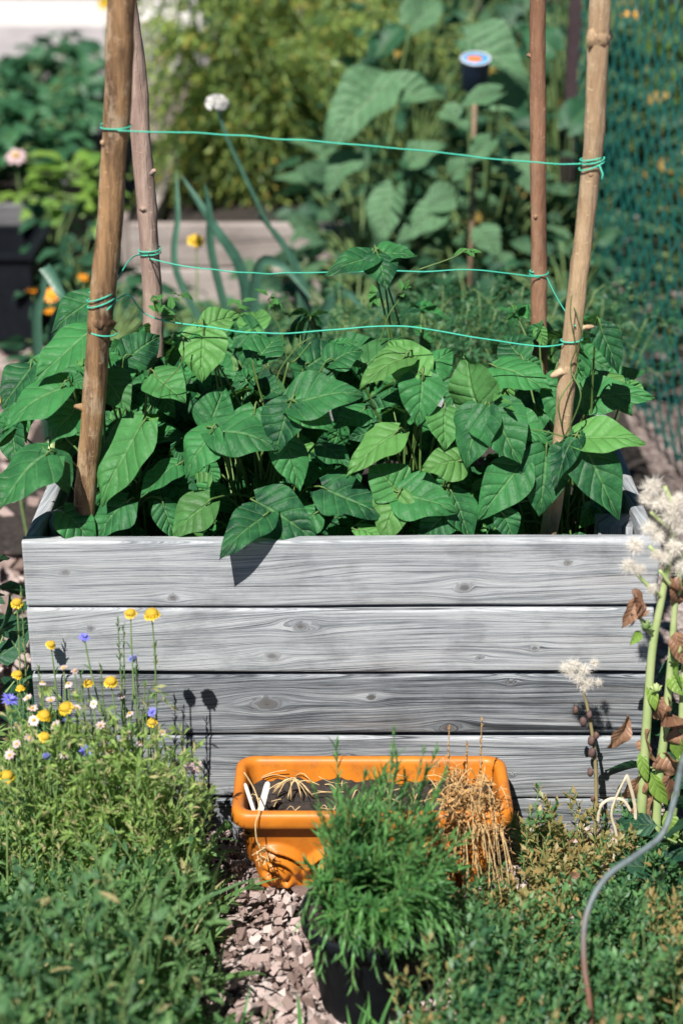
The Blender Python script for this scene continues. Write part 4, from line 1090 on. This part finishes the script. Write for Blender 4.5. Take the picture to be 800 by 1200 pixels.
# dry wildflower stalks
for (px, py, Y, lab, mt, bi) in ((182, 760, -.17, 'yellowed leafy stalk below the tallest yellow flower', 'lime_leaf', .3), (160, 770, -.18, 'greenish seed stalk left of the tallest yellow flowers', 'wild', 0), (138, 725, -.18, 'thin dark seed stalk beside the two tall yellow flowers', 'wild', -.3), (145, 735, -.19, 'second thin seed stalk between yellow flowers', 'wild', -.3),
                             (118, 780, -.22, 'grey green stalk beside the bright yellow flower', 'wild', .2), (95, 790, -.24, 'grey green stalk behind the pale pink flowers', 'wild', .2), (25, 690, -.12, 'leafy stalk left of the bed corner', 'wild', 0), (45, 780, -.2, 'leafy stalk rising near the left edge of the planks', 'wild', .2), (170, 800, -.2, 'bushy yellow green stalk before the third plank', 'lime_leaf', 0)):
    h = P(px, py, Y); base = np.array([h[0] + random.uniform(-.02, .02), Y, 0])
    t = thing('wildflower_stalk', lab, 'plant stalk', base, 'wildflower stalks left of the bed')
    ms, ml = MB(), MB()
    s = smooth_path([base, base * .5 + h * .5 + rng.normal(size=3) * .006, h], 16)
    sprig(ms, ml, s, .0022, 60, .024, .006, 'lance', .8, .3, .2, .25, bias=bi, brown=.2, taper=.5)
    ms.build('stem', M['stem'], t); ml.build('foliage', M[mt], t)
FG = 'pale bushy growth under the wildflowers'
for k in range(16):
    px, py, Y = 20 + 11.2 * k + random.uniform(-6, 6), random.uniform(838, 895) - (18 if k in (9, 10, 12, 14) else 0), random.uniform(-.34, -.2)
    h0 = P(px, py, Y); base = np.array([h0[0], Y, 0])
    t = thing('bushy_weed', 'pale green bushy weed tangled below the wildflowers', 'weed', base, FG)
    ms, ml = MB(), MB()
    for q in range(17):
        e = h0 + np.array([random.uniform(-.08, .08), random.uniform(-.07, .07), random.uniform(-.16, .0)])
        s = smooth_path([base + rng.normal(size=3) * np.array([.03, .03, 0]), base * .6 + e * .4 + rng.normal(size=3) * .03, e + rng.normal(size=3) * .02 - np.array([0, 0, .02]), e + rng.normal(size=3) * .02], 11)
        sprig(ms, ml, s, .0013, 34, .030, .008, random.choice(('lance', 'oval')), .9, .4, .25, .2, bias=random.uniform(-.1, .5), brown=.22, taper=.4, nu=3, nv=3)
    ms.build('stem', M['stem'], t); ml.build('foliage', M['pale_weed'], t)
# drooping withered pink flower before the fourth plank
h = P(215, 902, -.12); base = np.array([h[0] - .03, -.13, 0])
t = thing('withered_flower', 'withered pinkish flower head leaning before the fourth plank', 'flower', base)
m = MB(); tube(m, smooth_path([base, base + np.array([.0, 0, .1]), h + np.array([-.012, 0, -.03]), h], 14), .0018, 6); m.build('stem', M['wood_stem'], t)
m = MB()
for k in range(7):
    c = h + rng.normal(size=3) * np.array([.013, .01, .013]) + np.array([0, 0, -.004])
    ring_petals(m, c, rng.normal(size=3) + np.array([0, -.6, .3]), 10, .001, .013, .007, .4, tint=np.tile([.2, .45, .5, 1], (10, 1)))
m.build('petals', M['pink'], t)
# the leafy stalk whose shadow falls on the planks
for (x, y, h, lab) in ((-.70, .05, .50, 'dark leafy plant standing close against the left end of the planks'), (-.78, .4, .48, 'dark leafy plant on the path side of the bean bed')):
    leafy('dark_leafy_plant', lab, 'plant', (x, y, 0), .13, h, 60, .085, .05, M['dark_leaf'], M['stem'], 'dark leafy plants left of the bean bed', up=.6, up2=.5)
# ------------------------------------------------------------------ foreground foliage on the left
ms, ml = MB(), MB()
def zone(N, f):
    out = []
    while len(out) < N:
        p = f()
        if p is not None: out.append(p)
    return out
def left_zone():
    x, y = random.uniform(-.85, .0), random.uniform(-1.28, -.13)
    lim = -.235 - .05 * (y + .13) if y > -.5 else -.225 + .07 * (-.5 - y)
    if x > lim + random.uniform(-.06, .03): return None
    return x, y
for (x, y) in zone(760, left_zone):
    f = .62 if x > -.27 else 1.0
    hgt = random.uniform(.12, .30) * f * (.72 if y > -.45 else .95)
    if y < -.62 and x < -.30: hgt *= 1.45
    e = np.array([x + random.uniform(-.10, .10), y + random.uniform(-.09, .09), hgt])
    s = smooth_path([(x, y, 0), (x + (e[0] - x) * .3, y + (e[1] - y) * .3, hgt * .6), e], 8)
    k = random.random()
    zb = float(vnoise(np.array([x * 7, y * 7, 3.0])))
    bi = zb * .6 + (.55 if y > -.42 else -.2) + random.uniform(-.15, .15)
    if k < .40: sprig(ms, ml, s, .002, 15, .055, .014, 'lance', .95, .7, .25, .12, nu=3, nv=4, brown=.05, bias=bi)
    elif k < .60: sprig(ms, ml, s, .002, 22, .034, .008, 'lance', .8, .5, .2, .1, nu=3, nv=4, brown=.1, bias=bi + .2)
    elif k < .82: sprig(ms, ml, s, .002, 9, .06, .030, 'ovate', 1.0, .8, .2, .2, nu=5, nv=6, brown=.03, bias=bi, ripple=.05)
    else: sprig(ms, ml, s, .002, 8, .11, .015, 'strap', .5, 1.2, .3, .05, nu=3, nv=7, brown=.03, bias=bi)
Ng = 620
gz = np.array(zone(Ng, left_zone))
leaves(ml, np.column_stack([gz, np.full(Ng, 0.0)]), rng.normal(size=(Ng, 3)) * .35 + np.array([0, 0, 1]), rng.normal(size=(Ng, 3)), rng.uniform(.1, .32, Ng), rng.uniform(.005, .014, Ng), 'strap', rng.uniform(.3, 1.4, Ng), .3, 0, 3, 7, rnd_tint(Ng, .06))
v = ml.build('wildflower_foliage', M['wild'])
tag(v, 'mass of blurred green wildflower leaves and grass before the bed', 'foliage', kind='stuff')
st = ms.build('foliage_stems', M['stem'], v)

# ------------------------------------------------------------------ planter
PX0, PX1, PY0, PY1, PH = P(275, 958, -.235)[0] - .007, P(599, 950, -.235)[0] + .006, -.243, -.036, .195
PCX, PCY = (PX0 + PX1) / 2, (PY0 + PY1) / 2
PW, PD = PX1 - PX0, PY1 - PY0
def rrect(w_, d_, r, n=9, ne=50, nd=10):
    pts = []
    cs = [(w_/2 - r, -d_/2 + r, -90), (w_/2 - r, d_/2 - r, 0), (-w_/2 + r, d_/2 - r, 90), (-w_/2 + r, -d_/2 + r, 180)]
    for i, (cx_, cy_, a0) in enumerate(cs):
        for k in range(n):
            a_ = R(a0 + 90 * k / (n - 1)); pts.append((cx_ + r * math.cos(a_), cy_ + r * math.sin(a_)))
        nx_ = cs[(i + 1) % 4]; a1 = R(nx_[2])
        q0 = np.array(pts[-1]); q1 = np.array([nx_[0] + r * math.cos(a1), nx_[1] + r * math.sin(a1)])
        m_ = nd if i % 2 == 0 else ne * 3
        for k in range(1, m_): pts.append(tuple(q0 + (q1 - q0) * k / m_))
    return np.array(pts)
pl = thing('planter', 'orange glazed clay trough planter with scroll relief before the planks', 'planter', (PCX, PCY, 0))
m = MB()
secs = []          # (shrink, z)
zs = np.linspace(.004, PH - .034, 44)
for z_ in zs: secs.append((-.019 - .030 * (1 - z_ / (PH - .03)) ** 1.0, z_))
secs[0] = (secs[0][0] - .006, 0.0)
rim = [(-.019, PH - .033), (-.004, PH - .032), (-.001, PH - .029), (0, PH - .022), (0, PH - .010), (-.002, PH - .004), (-.006, PH - .001), (-.011, PH), (-.016, PH - .001), (-.020, PH - .005), (-.022, PH - .012), (-.026, .15), (-.030, .12)]
V = []
for k, (sh, z_) in enumerate(secs + rim):
    q = rrect(PW + 2 * sh, PD + 2 * sh, max(.012, .034 + sh * .6))
    o3 = np.column_stack([q[:, 0] + PCX, q[:, 1] + PCY, np.full(len(q), z_)])
    if k < len(secs):
        # scroll relief: fat curling acanthus lobes raised from the wall
        front = q[:, 1] < -(PD + 2 * sh) / 2 + .002
        left = q[:, 0] < -(PW + 2 * sh) / 2 + .002
        xx = q[:, 0]
        hgt = np.zeros(len(q))
        zz_ = z_
        for mir, cx_ in ((-1, -.160), (1, -.075), (-1, .005), (1, .09), (-1, .165)):
            dx, dz = (xx - cx_) * mir, zz_ - .066
            for (ra, wd, ph) in ((.030, .0085, .2), (.052, .0095, 0), (.074, .0085, -.2), (.094, .006, -.3)):
                ex, ez = dx - .050, (dz + .052) / 1.1
                rr_ = np.sqrt(ex ** 2 + ez ** 2)
                ang_ = np.arctan2(ez, ex)          # leaf lobes fan up and outward from the foot
                lob = np.exp(-((rr_ - ra - .007 * np.sin(ang_ * 3.0)) / wd) ** 2) * np.clip((ang_ - 1.78 - ph * .4) * 3, 0, 1) * np.clip((3.0 - ang_) * 3, 0, 1)
                hgt = np.maximum(hgt, lob)
            hgt = np.maximum(hgt, 1.0 * np.exp(-((dx + .006) / .012) ** 2 - ((zz_ - .022) / .012) ** 2))
        hgt *= np.clip(z_ / .02, 0, 1) * np.clip((PH - .045 - z_) / .03, 0, 1)
        o3[front, 1] -= .020 * hgt[front]
        yy = q[:, 1]
        hl = np.exp(-((np.sqrt((yy * 1.0) ** 2 + (z_ - .075) ** 2) - .035) / .009) ** 2)
        o3[left, 0] -= .014 * hl[left]
    V.append(o3)
V = np.array(V)
nr, nc = V.shape[:2]
m.add(V.reshape(-1, 3), [grid_faces(nr, nc, True), np.arange(nc)[::-1][None]])
m.build('trough', M['clay'], pl)
m = MB()
nxs, nys = 70, 26
X, Y = np.meshgrid(np.linspace(PX0 + .024, PX1 - .024, nxs), np.linspace(PY0 + .024, PY1 - .024, nys), indexing='ij')
Z = .150 + .010 * vnoise(np.stack([X * 35, Y * 35, X * 0], -1)) + .006 * vnoise(np.stack([X * 110, Y * 110, X * 0], -1))
m.add(np.stack([X, Y, Z], -1).reshape(-1, 3), grid_faces(nxs, nys)[:, ::-1])
m.build('soil', M['soil'], pl)
# plant labels
for (bx, by, tx, ty, w_, lab) in ((303, 958, 314, 916, .011, 'white plastic plant label standing upright in the planter'), (299, 955, 287, 918, .008, 'thinner white plastic plant label leaning left in the planter')):
    b, tp = P(bx, by, -.195), P(tx, ty, -.175)
    d = nrm(tp - b); s_ = nrm(np.array([1, .25 if w_ > .009 else -.8, 0])); s_ = nrm(s_ - d * s_.dot(d)); n_ = np.cross(s_, d)
    L_ = np.linalg.norm(tp - b)
    m = MB()
    prof_ = [(-.03, .12), (0, .9), (L_ * .3, 1), (L_ * .85, 1), (L_ * .96, .75), (L_, .3)]
    V = []
    for (q, f) in prof_:
        for sg, tn in ((-1, -1), (1, -1), (1, 1), (-1, 1)): V.append(b + d * q + s_ * sg * w_ * .5 * f + n_ * tn * .0007)
    m.add(np.array(V), [grid_faces(len(prof_), 4, True), np.array([[3, 2, 1, 0]]), np.array([[20, 21, 22, 23]])])
    tag(m.build('plant_label', M['tag'], smooth=False), lab, 'plant label', 'white plant labels in the planter')
# straw bits on the planter soil
m = MB()
for k in range(60):
    x, y = random.uniform(PX0 + .03, PX1 - .04), random.uniform(PY0 + .03, PY1 - .03)
    b = np.array([x, y, .163]); a_ = random.uniform(0, 6.28); ln = random.uniform(.02, .06)
    tube(m, smooth_path([b, b + np.array([math.cos(a_) * ln * .5, math.sin(a_) * ln * .3, random.uniform(.0, .02)]), b + np.array([math.cos(a_) * ln, math.sin(a_) * ln * .6, random.uniform(-.006, .02)])], 6), random.uniform(.0006, .0012), 4)
for k in range(16):
    b = P(345 + random.uniform(-4, 4), 914 + random.uniform(-3, 3), -.11); a_ = random.uniform(3.0, 6.6)
    tube(m, smooth_path([b, b + np.array([math.cos(a_) * .02, -.006, math.sin(a_) * .012 + .004]), b + np.array([math.cos(a_) * .042, -.012, math.sin(a_) * .03 - .006])], 6), .0010, 4)
tag(m.build('straw_litter', M['straw']), 'dry straw bits scattered on the planter soil', 'straw', kind='stuff')
m = MB()
b = P(300, 965, -.243)
tube(m, smooth_path([P(286, 905, -.2), P(298, 925, -.21), P(304, 948, -.24), b + np.array([0, -.012, .008]), P(301, 985, -.26), P(308, 1000, -.262)], 24), .0012, 5)
for k in range(14):
    q = P(309 + random.uniform(-6, 6), 998 + random.uniform(-6, 10), -.262)
    tube(m, [q, q + rng.normal(size=3) * .006, q + rng.normal(size=3) * .012], .001, 4)
tag(m.build('withered_tendril', M['straw']), 'withered straw coloured tendril hanging over the planter rim', 'tendril')
# dry brown plant in the planter's right end
t = thing('dry_plant', 'dry straw brown plant at the right end of the orange planter', 'plant', (P(560, 930, -.15)[0], -.15, .15))
ms, ml = MB(), MB()
cx_, cy_ = P(556, 930, -.17)[0], -.19
for k in range(100):
    b = np.array([cx_ + random.uniform(-.05, .03), cy_ + random.uniform(-.03, .03), .15])
    e = b + np.array([random.uniform(-.07, .05), random.uniform(-.16, .03), random.uniform(-.10, .10)])
    s = smooth_path([b, b * .5 + e * .5 + np.array([0, -.01, random.uniform(.04, .08)]), e], 10)
    sprig(ms, ml, s, .0013, 15, .022, .004, 'lance', .9, .9, .3, .2, nu=3, nv=3)
for px_, tp in ((562, 845), (524, 852), (545, 872)):
    b = np.array([P(px_, 930, -.15)[0], -.15, .15]); e = P(px_ + 2, tp, -.15)
    sprig(ms, ml, smooth_path([b, b * .5 + e * .5, e], 10), .0016, 30, .016, .005, 'lance', .45, .2, .3, .3)
ms.build('stem', M['straw'], t); ml.build('foliage', plain('dry_leaf', (.30, .155, .05), (.48, .29, .12), 60, .8), t)

# ------------------------------------------------------------------ black pot and the needle-leaved herb
pcx, pcy, pr, ph = P(432, 1085, -.50)[0], -.50, .112, .185
pt = thing('plant_pot', 'black plastic plant pot in front of the orange planter', 'plant pot', (pcx, pcy, 0))
a = np.linspace(0, 2 * np.pi, 44, endpoint=False)
sec = [(.0, .0), (.076, 0), (.078, .004), (.104, ph - .03), (.105, ph - .028), (.1115, ph - .026), (.1125, ph - .003), (.111, ph), (.107, ph), (.1055, ph - .004), (.103, ph - .03), (.098, ph - .06), (0, ph - .062)]
m = MB()
V = np.array([[(pcx + q * math.cos(x), pcy + q * math.sin(x), z_) for x in a] for q, z_ in [s if s[0] else (.0005, s[1]) for s in sec]])
m.add(V.reshape(-1, 3), [grid_faces(len(sec), 44, True)[:, ::1]]); m.build('pot_body', M['black'], pt)
m = MB(); q = np.linspace(.001, .103, 14)
Z = ph - .022 + .007 * vnoise(np.stack([q[:, None] * np.cos(a) * 50, q[:, None] * np.sin(a) * 50, 0 * q[:, None] + 0 * a], -1))
m.add(np.stack([pcx + q[:, None] * np.cos(a), pcy + q[:, None] * np.sin(a), Z], -1).reshape(-1, 3), [grid_faces(14, 44, True)]); m.build('soil', M['soil'], pt)
t = thing('herb_bush', 'bushy green needle-leaved herb growing in the black pot', 'herb', (pcx, pcy, ph - .02))
ms, ml = MB(), MB()
for k in range(135):
    a_, q = random.uniform(0, 6.28), math.sqrt(random.random())
    b = np.array([pcx + .07 * q * math.cos(a_), pcy + .07 * q * math.sin(a_) + .02, ph - .025])
    e = np.array([pcx + .112 * q * math.cos(a_) + random.uniform(-.03, .03) + .028, pcy + .01 + .16 * q * math.sin(a_), ph + random.uniform(.03, .26) * (1 - .5 * q * random.random()) - .06 * max(0, q - .6)])
    s = smooth_path([b, b * .45 + e * .55 + np.array([0, 0, .02]), e], 10)
    sprig(ms, ml, s, .0018, 28, .045, .0068, 'lance', .62, .45, .25, .08, nu=3, nv=5, taper=.45, brown=.02, bias=random.uniform(-.3, .3))
for (tx, ty, Y) in ((462, 852, -.42), (497, 876, -.42), (500, 900, -.4), (367, 920, -.45), (400, 945, -.5), (372, 950, -.48), (430, 925, -.46)):
    e = P(tx, ty, Y); b = np.array([pcx + .4 * (e[0] - pcx), pcy + .03, ph - .02])
    sprig(ms, ml, smooth_path([b, b * .5 + e * .5 + np.array([0, 0, .01]), e], 12), .0018, 56, .026, .0042, 'lance', .7, .3, .25, .3, taper=.5)
for k in range(26):
    a_ = random.uniform(3.4, 6.1)
    b = np.array([pcx + .05 * math.cos(a_), pcy + .05 * math.sin(a_), ph - .02])
    e = np.array([pcx + random.uniform(.11, .15) * math.cos(a_) + .01, pcy + random.uniform(.10, .15) * math.sin(a_), ph + random.uniform(-.06, .05)])
    sprig(ms, ml, smooth_path([b, b * .4 + e * .6 + np.array([0, 0, .07]), e], 10), .0016, 26, .042, .0065, 'lance', .62, .45, .25, .1, nu=3, nv=5, taper=.4, bias=random.uniform(-.3, .3))
ms.build('stem', M['stem'], t); ml.build('foliage', M['rosemary'], t)
# strappy leaves beside the pot, at the bottom of the picture
for k, (px, py, Y, n_, lab) in enumerate(((455, 1190, -.70, 80, 'grassy tuft before the black pot'), (540, 1190, -.72, 60, 'grassy tuft right of the black pot'), (300, 1180, -.69, 30, 'grassy tuft on the bark chips left of the black pot'))):
    c = gp(px, 1200, Y); c[2] = -.02
    t = thing('grass_tuft', lab, 'grass tuft', c, 'grass tufts in the foreground')
    ml = MB()
    leaves(ml, np.repeat(c[None], n_, 0) + rng.normal(size=(n_, 3)) * np.array([.045, .03, 0]), rng.normal(size=(n_, 3)) * .45 + np.array([0, 0, 1]), rng.normal(size=(n_, 3)), rng.uniform(.06, .20, n_), rng.uniform(.006, .014, n_), 'strap', rng.uniform(.4, 1.5, n_), .3, 0, 3, 8)
    ml.build('blades', M['rosemary'], t)

# ------------------------------------------------------------------ low shrub on the right
for (xa, xb, ya, yb, N, hmin, hmax, br, lab) in ((.10, .62, -.62, -.10, 620, .08, .22, .03, 'low green and brown shrub between the planter and the tall seed plant'), (.10, .70, -1.15, -.60, 680, .12, .36, .02, 'low bluish green shrub at the bottom right corner')):
    t = thing('low_shrub', lab, 'shrub', ((xa + xb) / 2, (ya + yb) / 2, 0), 'low shrubs in the foreground')
    ms, ml = MB(), MB()
    for k in range(N):
        x, y = random.uniform(xa, xb), random.uniform(ya, yb)
        if y > -.26 and x < .33: continue
        if x < (.19 if y > -.66 else .085) and y < -.30: continue
        hg = (hmin + (hmax - hmin) * (.5 + .5 * float(vnoise(np.array([x * 6, y * 6, 2.0]))))) * random.uniform(.6, 1.1)
        e = np.array([x + random.uniform(-.05, .05), y + random.uniform(-.06, .04), hg])
        s = smooth_path([(x, y, 0), (x * .5 + e[0] * .5, y * .5 + e[1] * .5, hg * .65), e], 7)
        zb = float(vnoise(np.array([x * 9 + 4, y * 9, 7.0])))
        sprig(ms, ml, s, .0014, 22, .024, .0100, 'oval', 1.0, .3, .2, .12, nu=3, nv=3, taper=.25, brown=br + max(0, zb) * 1.1, bias=zb * .5)
    ms.build('stem', M['stem'], t); ml.build('foliage', M['thyme'], t)

# ------------------------------------------------------------------ grey hoop
m = MB()
hp = smooth_path([gp(690, 1215, -.73), P(691, 1190, -.70), P(684, 1130, -.66), P(686, 1075, -.62), P(708, 1030, -.58), P(745, 1002, -.54), P(775, 978, -.5), P(790, 935, -.47), P(802, 885, -.45), P(830, 850, -.42), P(870, 900, -.4), gp(890, 1000, -.38)], 70)
tube(m, hp, .0050, 10)
tag(m.build('support_hoop', M['hoop']), 'bent grey tube rusty at its foot curving over the low shrub', 'hoop')

# ------------------------------------------------------------------ seeding plants on the right
def fluff(mb, c, r, n=750, ax=(0, -.2, 1)):
    d = nrm(rng.normal(size=(n, 3)) + np.array(ax) * .5)
    leaves(mb, np.repeat(np.asarray(c)[None], n, 0) + d * r * .15, d, np.cross(d, rng.normal(size=(n, 3))), r * rng.uniform(.35, 1.15, n), r * rng.uniform(.012, .03, n), 'lance', rng.uniform(.3, 3.2, n), .2, 0, 2, 7)
YS = -.17
base = gp(765, 960, YS)
t = thing('seeding_plant', 'tall thistle-like plant gone to white seed fluff right of the bed', 'plant', base)
ms = MB()
S1 = smooth_path([base + np.array([-.02, 0, 0]), P(752, 930, YS), P(757, 850, YS), P(764, 760, YS), P(777, 690, YS), P(790, 610, YS), P(778, 570, YS)], 40)
S2 = smooth_path([base + np.array([.01, 0, 0]), P(770, 930, YS), P(779, 850, YS), P(786, 770, YS), P(792, 690, YS), P(800, 640, YS)], 40)
S3 = smooth_path([base + np.array([.03, .02, 0]), P(795, 900, YS), P(800, 800, YS), P(808, 700, YS)], 30)
tube(ms, S1, np.linspace(.0105, .004, 40), 9); tube(ms, S2, np.linspace(.010, .004, 40), 9); tube(ms, S3, np.linspace(.009, .004, 30), 9)
for (x0_, y0_, x1_, y1_) in ((776, 700, 745, 672), (764, 745, 748, 722), (782, 660, 760, 640), (790, 690, 772, 668), (792, 700, 795, 668), (786, 770, 800, 745), (790, 620, 762, 600)):
    tube(ms, smooth_path([P(x0_, y0_, YS), P((x0_ + x1_) / 2 + 3, (y0_ + y1_) / 2 + 5, YS - .01), P(x1_, y1_, YS - .015)], 8), np.linspace(.0045, .003, 8), 7)
ms.build('stem', M['pale_stem'], t)
mf = MB()
for (px, py, r) in ((764, 572, .030), (772, 590, .032), (785, 606, .034), (760, 620, .024), (795, 618, .03), (744, 640, .026), (770, 630, .022), (736, 664, .024), (748, 668, .02), (790, 642, .03), (778, 655, .022), (800, 665, .03), (764, 690, .018), (768, 650, .02), (756, 585, .022), (796, 590, .03)):
    fluff(mf, P(px, py, YS - .015), r * .78)
mf.build('seed_head', M['fluff'], t)
mc = MB()
for (px, py, r, mt) in ((747, 716, .015, 'brown_leaf'), (756, 733, .011, 'stem'), (793, 684, .015, 'brown_leaf'), (768, 806, .009, 'pale_stem'), (790, 772, .009, 'stem')):
    c = P(px, py, YS - .012); mc = MB(); blob(mc, c, (r * .62, r * .62, r * .9), 8, 10, None, .45, px * .1)
    ring_petals(mc, c - np.array([0, 0, r * .7]), (random.uniform(-.3, .3), -.2, 1), 9, r * .3, r * 1.5, r * .6, 1.0, 'lance'); mc.build('bud', M[mt], t)
ml = MB()
BLs = [(745, 700, 735, 735, 20), (770, 820, 790, 870, 34), (785, 820, 770, 850, 26), (735, 838, 722, 888, 22), (790, 680, 797, 720, 22), (760, 850, 742, 905, 26), (775, 880, 800, 920, 34), (790, 740, 800, 780, 26), (755, 905, 735, 950, 24), (785, 905, 770, 960, 30), (765, 930, 740, 985, 28), (795, 850, 805, 900, 28), (742, 690, 757, 730, 16)]
for (bx, by, tx, ty, wp) in BLs:
    b, tp = P(bx, by, YS), P(tx, ty, YS - .03)
    ml = MB()
    leaves(ml, b, tp - b + np.array([0, 0, .01]), nrm(CAM - b) + rng.normal(size=3) * .7, np.linalg.norm(tp - b) * 1.1, wp * .0014, 'lance', random.uniform(.6, 1.9), random.uniform(.4, 1.4), .24, 9, 13)
    ml.build('withered_leaf', M['brown_leaf'], t)
ml = MB()
for (bx, by, tx, ty, wp) in ((760, 800, 768, 830, 14), (750, 740, 742, 752, 12), (785, 790, 797, 812, 20), (762, 905, 778, 945, 20), (750, 880, 756, 915, 14), (780, 950, 792, 985, 22), (796, 760, 786, 800, 18), (790, 860, 806, 905, 26)):
    b, tp = P(bx, by, YS), P(tx, ty, YS - .03)
    leaves(ml, b, tp - b, nrm(CAM - b) + rng.normal(size=3) * .4, np.linalg.norm(tp - b) * 1.1, wp * .0015, 'lance', .6, .4, .06, 5, 8)
ml.build('foliage', M['lime_leaf'], t)
# pale curled dead leaves at its foot
base = gp(715, 975, -.2)
t = thing('dead_plant', 'pale bleached dead plant curling at the foot of the seed plant', 'plant', base)
m = MB()
tube(m, smooth_path([base, P(722, 985, -.2), P(716, 950, -.2), P(708, 937, -.2), P(735, 905, -.21)][:3] + [P(734, 908, -.2)], 14), np.linspace(.0035, .002, 14), 7)
for pts, wd in (([(700, 962), (703, 945), (715, 936), (730, 938), (738, 950)], .007), ([(740, 985), (744, 950), (736, 915), (733, 908)], .008), ([(745, 990), (755, 1010), (757, 1040)], .007)):
    s = smooth_path([P(a_, b_, -.2) for a_, b_ in pts], 16); sd_ = nrm(np.cross(nrm(np.gradient(s, axis=0)), nrm(CAM - s)))
    m.add(np.stack([s - sd_ * wd * .36, s + np.array([0, -.002, 0]), s + sd_ * wd * .36], 1).reshape(-1, 3), grid_faces(16, 3))
m.build('stem', plain('bleached_stalk', (.62, .56, .42), (.48, .40, .28), 40, .7), t)
ml = MB(); N = 90
leaves(ml, np.stack([rng.uniform(.38, .62, N), rng.uniform(-.3, -.08, N), rng.uniform(.0, .1, N)], -1), rng.normal(size=(N, 3)), rng.normal(size=(N, 3)) + np.array([0, -.5, 1]), rng.uniform(.02, .05, N), rng.uniform(.01, .02, N), 'lance', .9, .5, .1, 5, 6)
tag(ml.build('dead_leaves', M['brown_leaf'], t), kind='stuff')
# smaller seed stalk
base = gp(697, 975, -.1)
t = thing('seed_stalk', 'slender dry stalk with a white fluffy seed head before the planks', 'plant stalk', base)
S = smooth_path([base, P(698, 940, -.1), P(696, 880, -.1), P(688, 830, -.1), P(680, 800, -.1)], 30)
m = MB(); tube(m, S, np.linspace(.0045, .0025, 30), 7); m.build('stem', plain('dry_stalk', (.32, .24, .12), (.22, .2, .1), 50, .7), t)
m = MB()
for (px, py, r) in ((662, 783, .016), (672, 780, .018), (684, 786, .018), (696, 778, .014), (678, 796, .018), (690, 800, .016), (668, 790, .014), (701, 800, .011), (683, 806, .013)): fluff(m, P(px, py, -.105), r, 380)
m.build('seed_head', M['fluff'], t)
m = MB()
for (px, py, r) in ((674, 832, .008), (683, 846, .010), (690, 838, .008), (692, 868, .010), (693, 882, .010), (691, 905, .009), (698, 862, .008), (694, 936, .006)):
    m = MB(); blob(m, P(px, py, -.108), (r * .7, r * .7, r), 7, 9, None, .3, px * .2); m.build('seed_pod', M['pod'], t)
for (x, y, h, lab) in ((.70, .0, .50, 'dark leafy plant right of the plank bed behind the seed plant'), (.66, -.22, .26, 'dark leafy plant at the foot of the tall seed plant')):
    leafy('dark_leafy_plant', lab, 'plant', (x, y, 0), .11, h, 60, .085, .045, M['dark_leaf'], M['stem'], 'dark leafy plants right of the bean bed', up=.6, up2=.5)
# small mossy growth by the bed foot
t = thing('weed', 'small pale weed at the foot of the planks right of the planter', 'weed', gp(614, 985, -.06))
ms, ml = MB(), MB(); c = gp(612, 985, -.06)
for k in range(26):
    e = c + np.array([random.uniform(-.05, .06), random.uniform(-.05, .02), random.uniform(.02, .07)])
    sprig(ms, ml, np.stack([c + rng.normal(size=3) * .008 * np.array([1, 1, 0]), c * .5 + e * .5 + np.array([0, 0, .01]), e]), .001, 10, .013, .006, 'oval', 1., .3, .2, .1, bias=.5, nu=3, nv=3)
ms.build('stem', M['stem'], t); ml.build('foliage', M['wild'], t)

# ------------------------------------------------------------------ small flowers behind
GO = 'orange flowers beside the path'
for (px, py, Y, r, lab) in ((62, 345, 2.9, .03, 'large orange flower beside the bent leek blade'), (38, 340, 3.0, .018, 'dark orange flower beside the black crate'), (98, 325, 2.9, .02, 'orange flower left of the thick brown pole'), (68, 388, 2.4, .02, 'orange flower below the bent leek blade'), (10, 468, 1.2, .024, 'orange flower at the left edge over the path'), (60, 365, 2.7, .022, 'pale orange flower under the large orange one')):
    flower('orange_flower', lab, px, py, Y, r, GO, stemr=.003)
flower('yellow_flower', 'yellow flower before the old pink plank bed', 230, 281, 2.2, .026, None, stemr=.003)
flower('yellow_flower', 'yellow flower at the very top behind the thick pole', 124, 3, 6.5, .05, None, stemr=.005)
flower('pale_flower', 'pale pink blurred flower among the leafy crops', 19, 183, 3.6, .05, None, stemr=.003)
for (px, py, Y, lab) in ((740, 332, 3.2, 'yellow flower behind the fence mesh'), (735, 20, 4.4, 'orange yellow flower at the top behind the fence')):
    flower('orange_flower', lab, px, py, Y, .035, 'flowers behind the fence', stemr=.003)
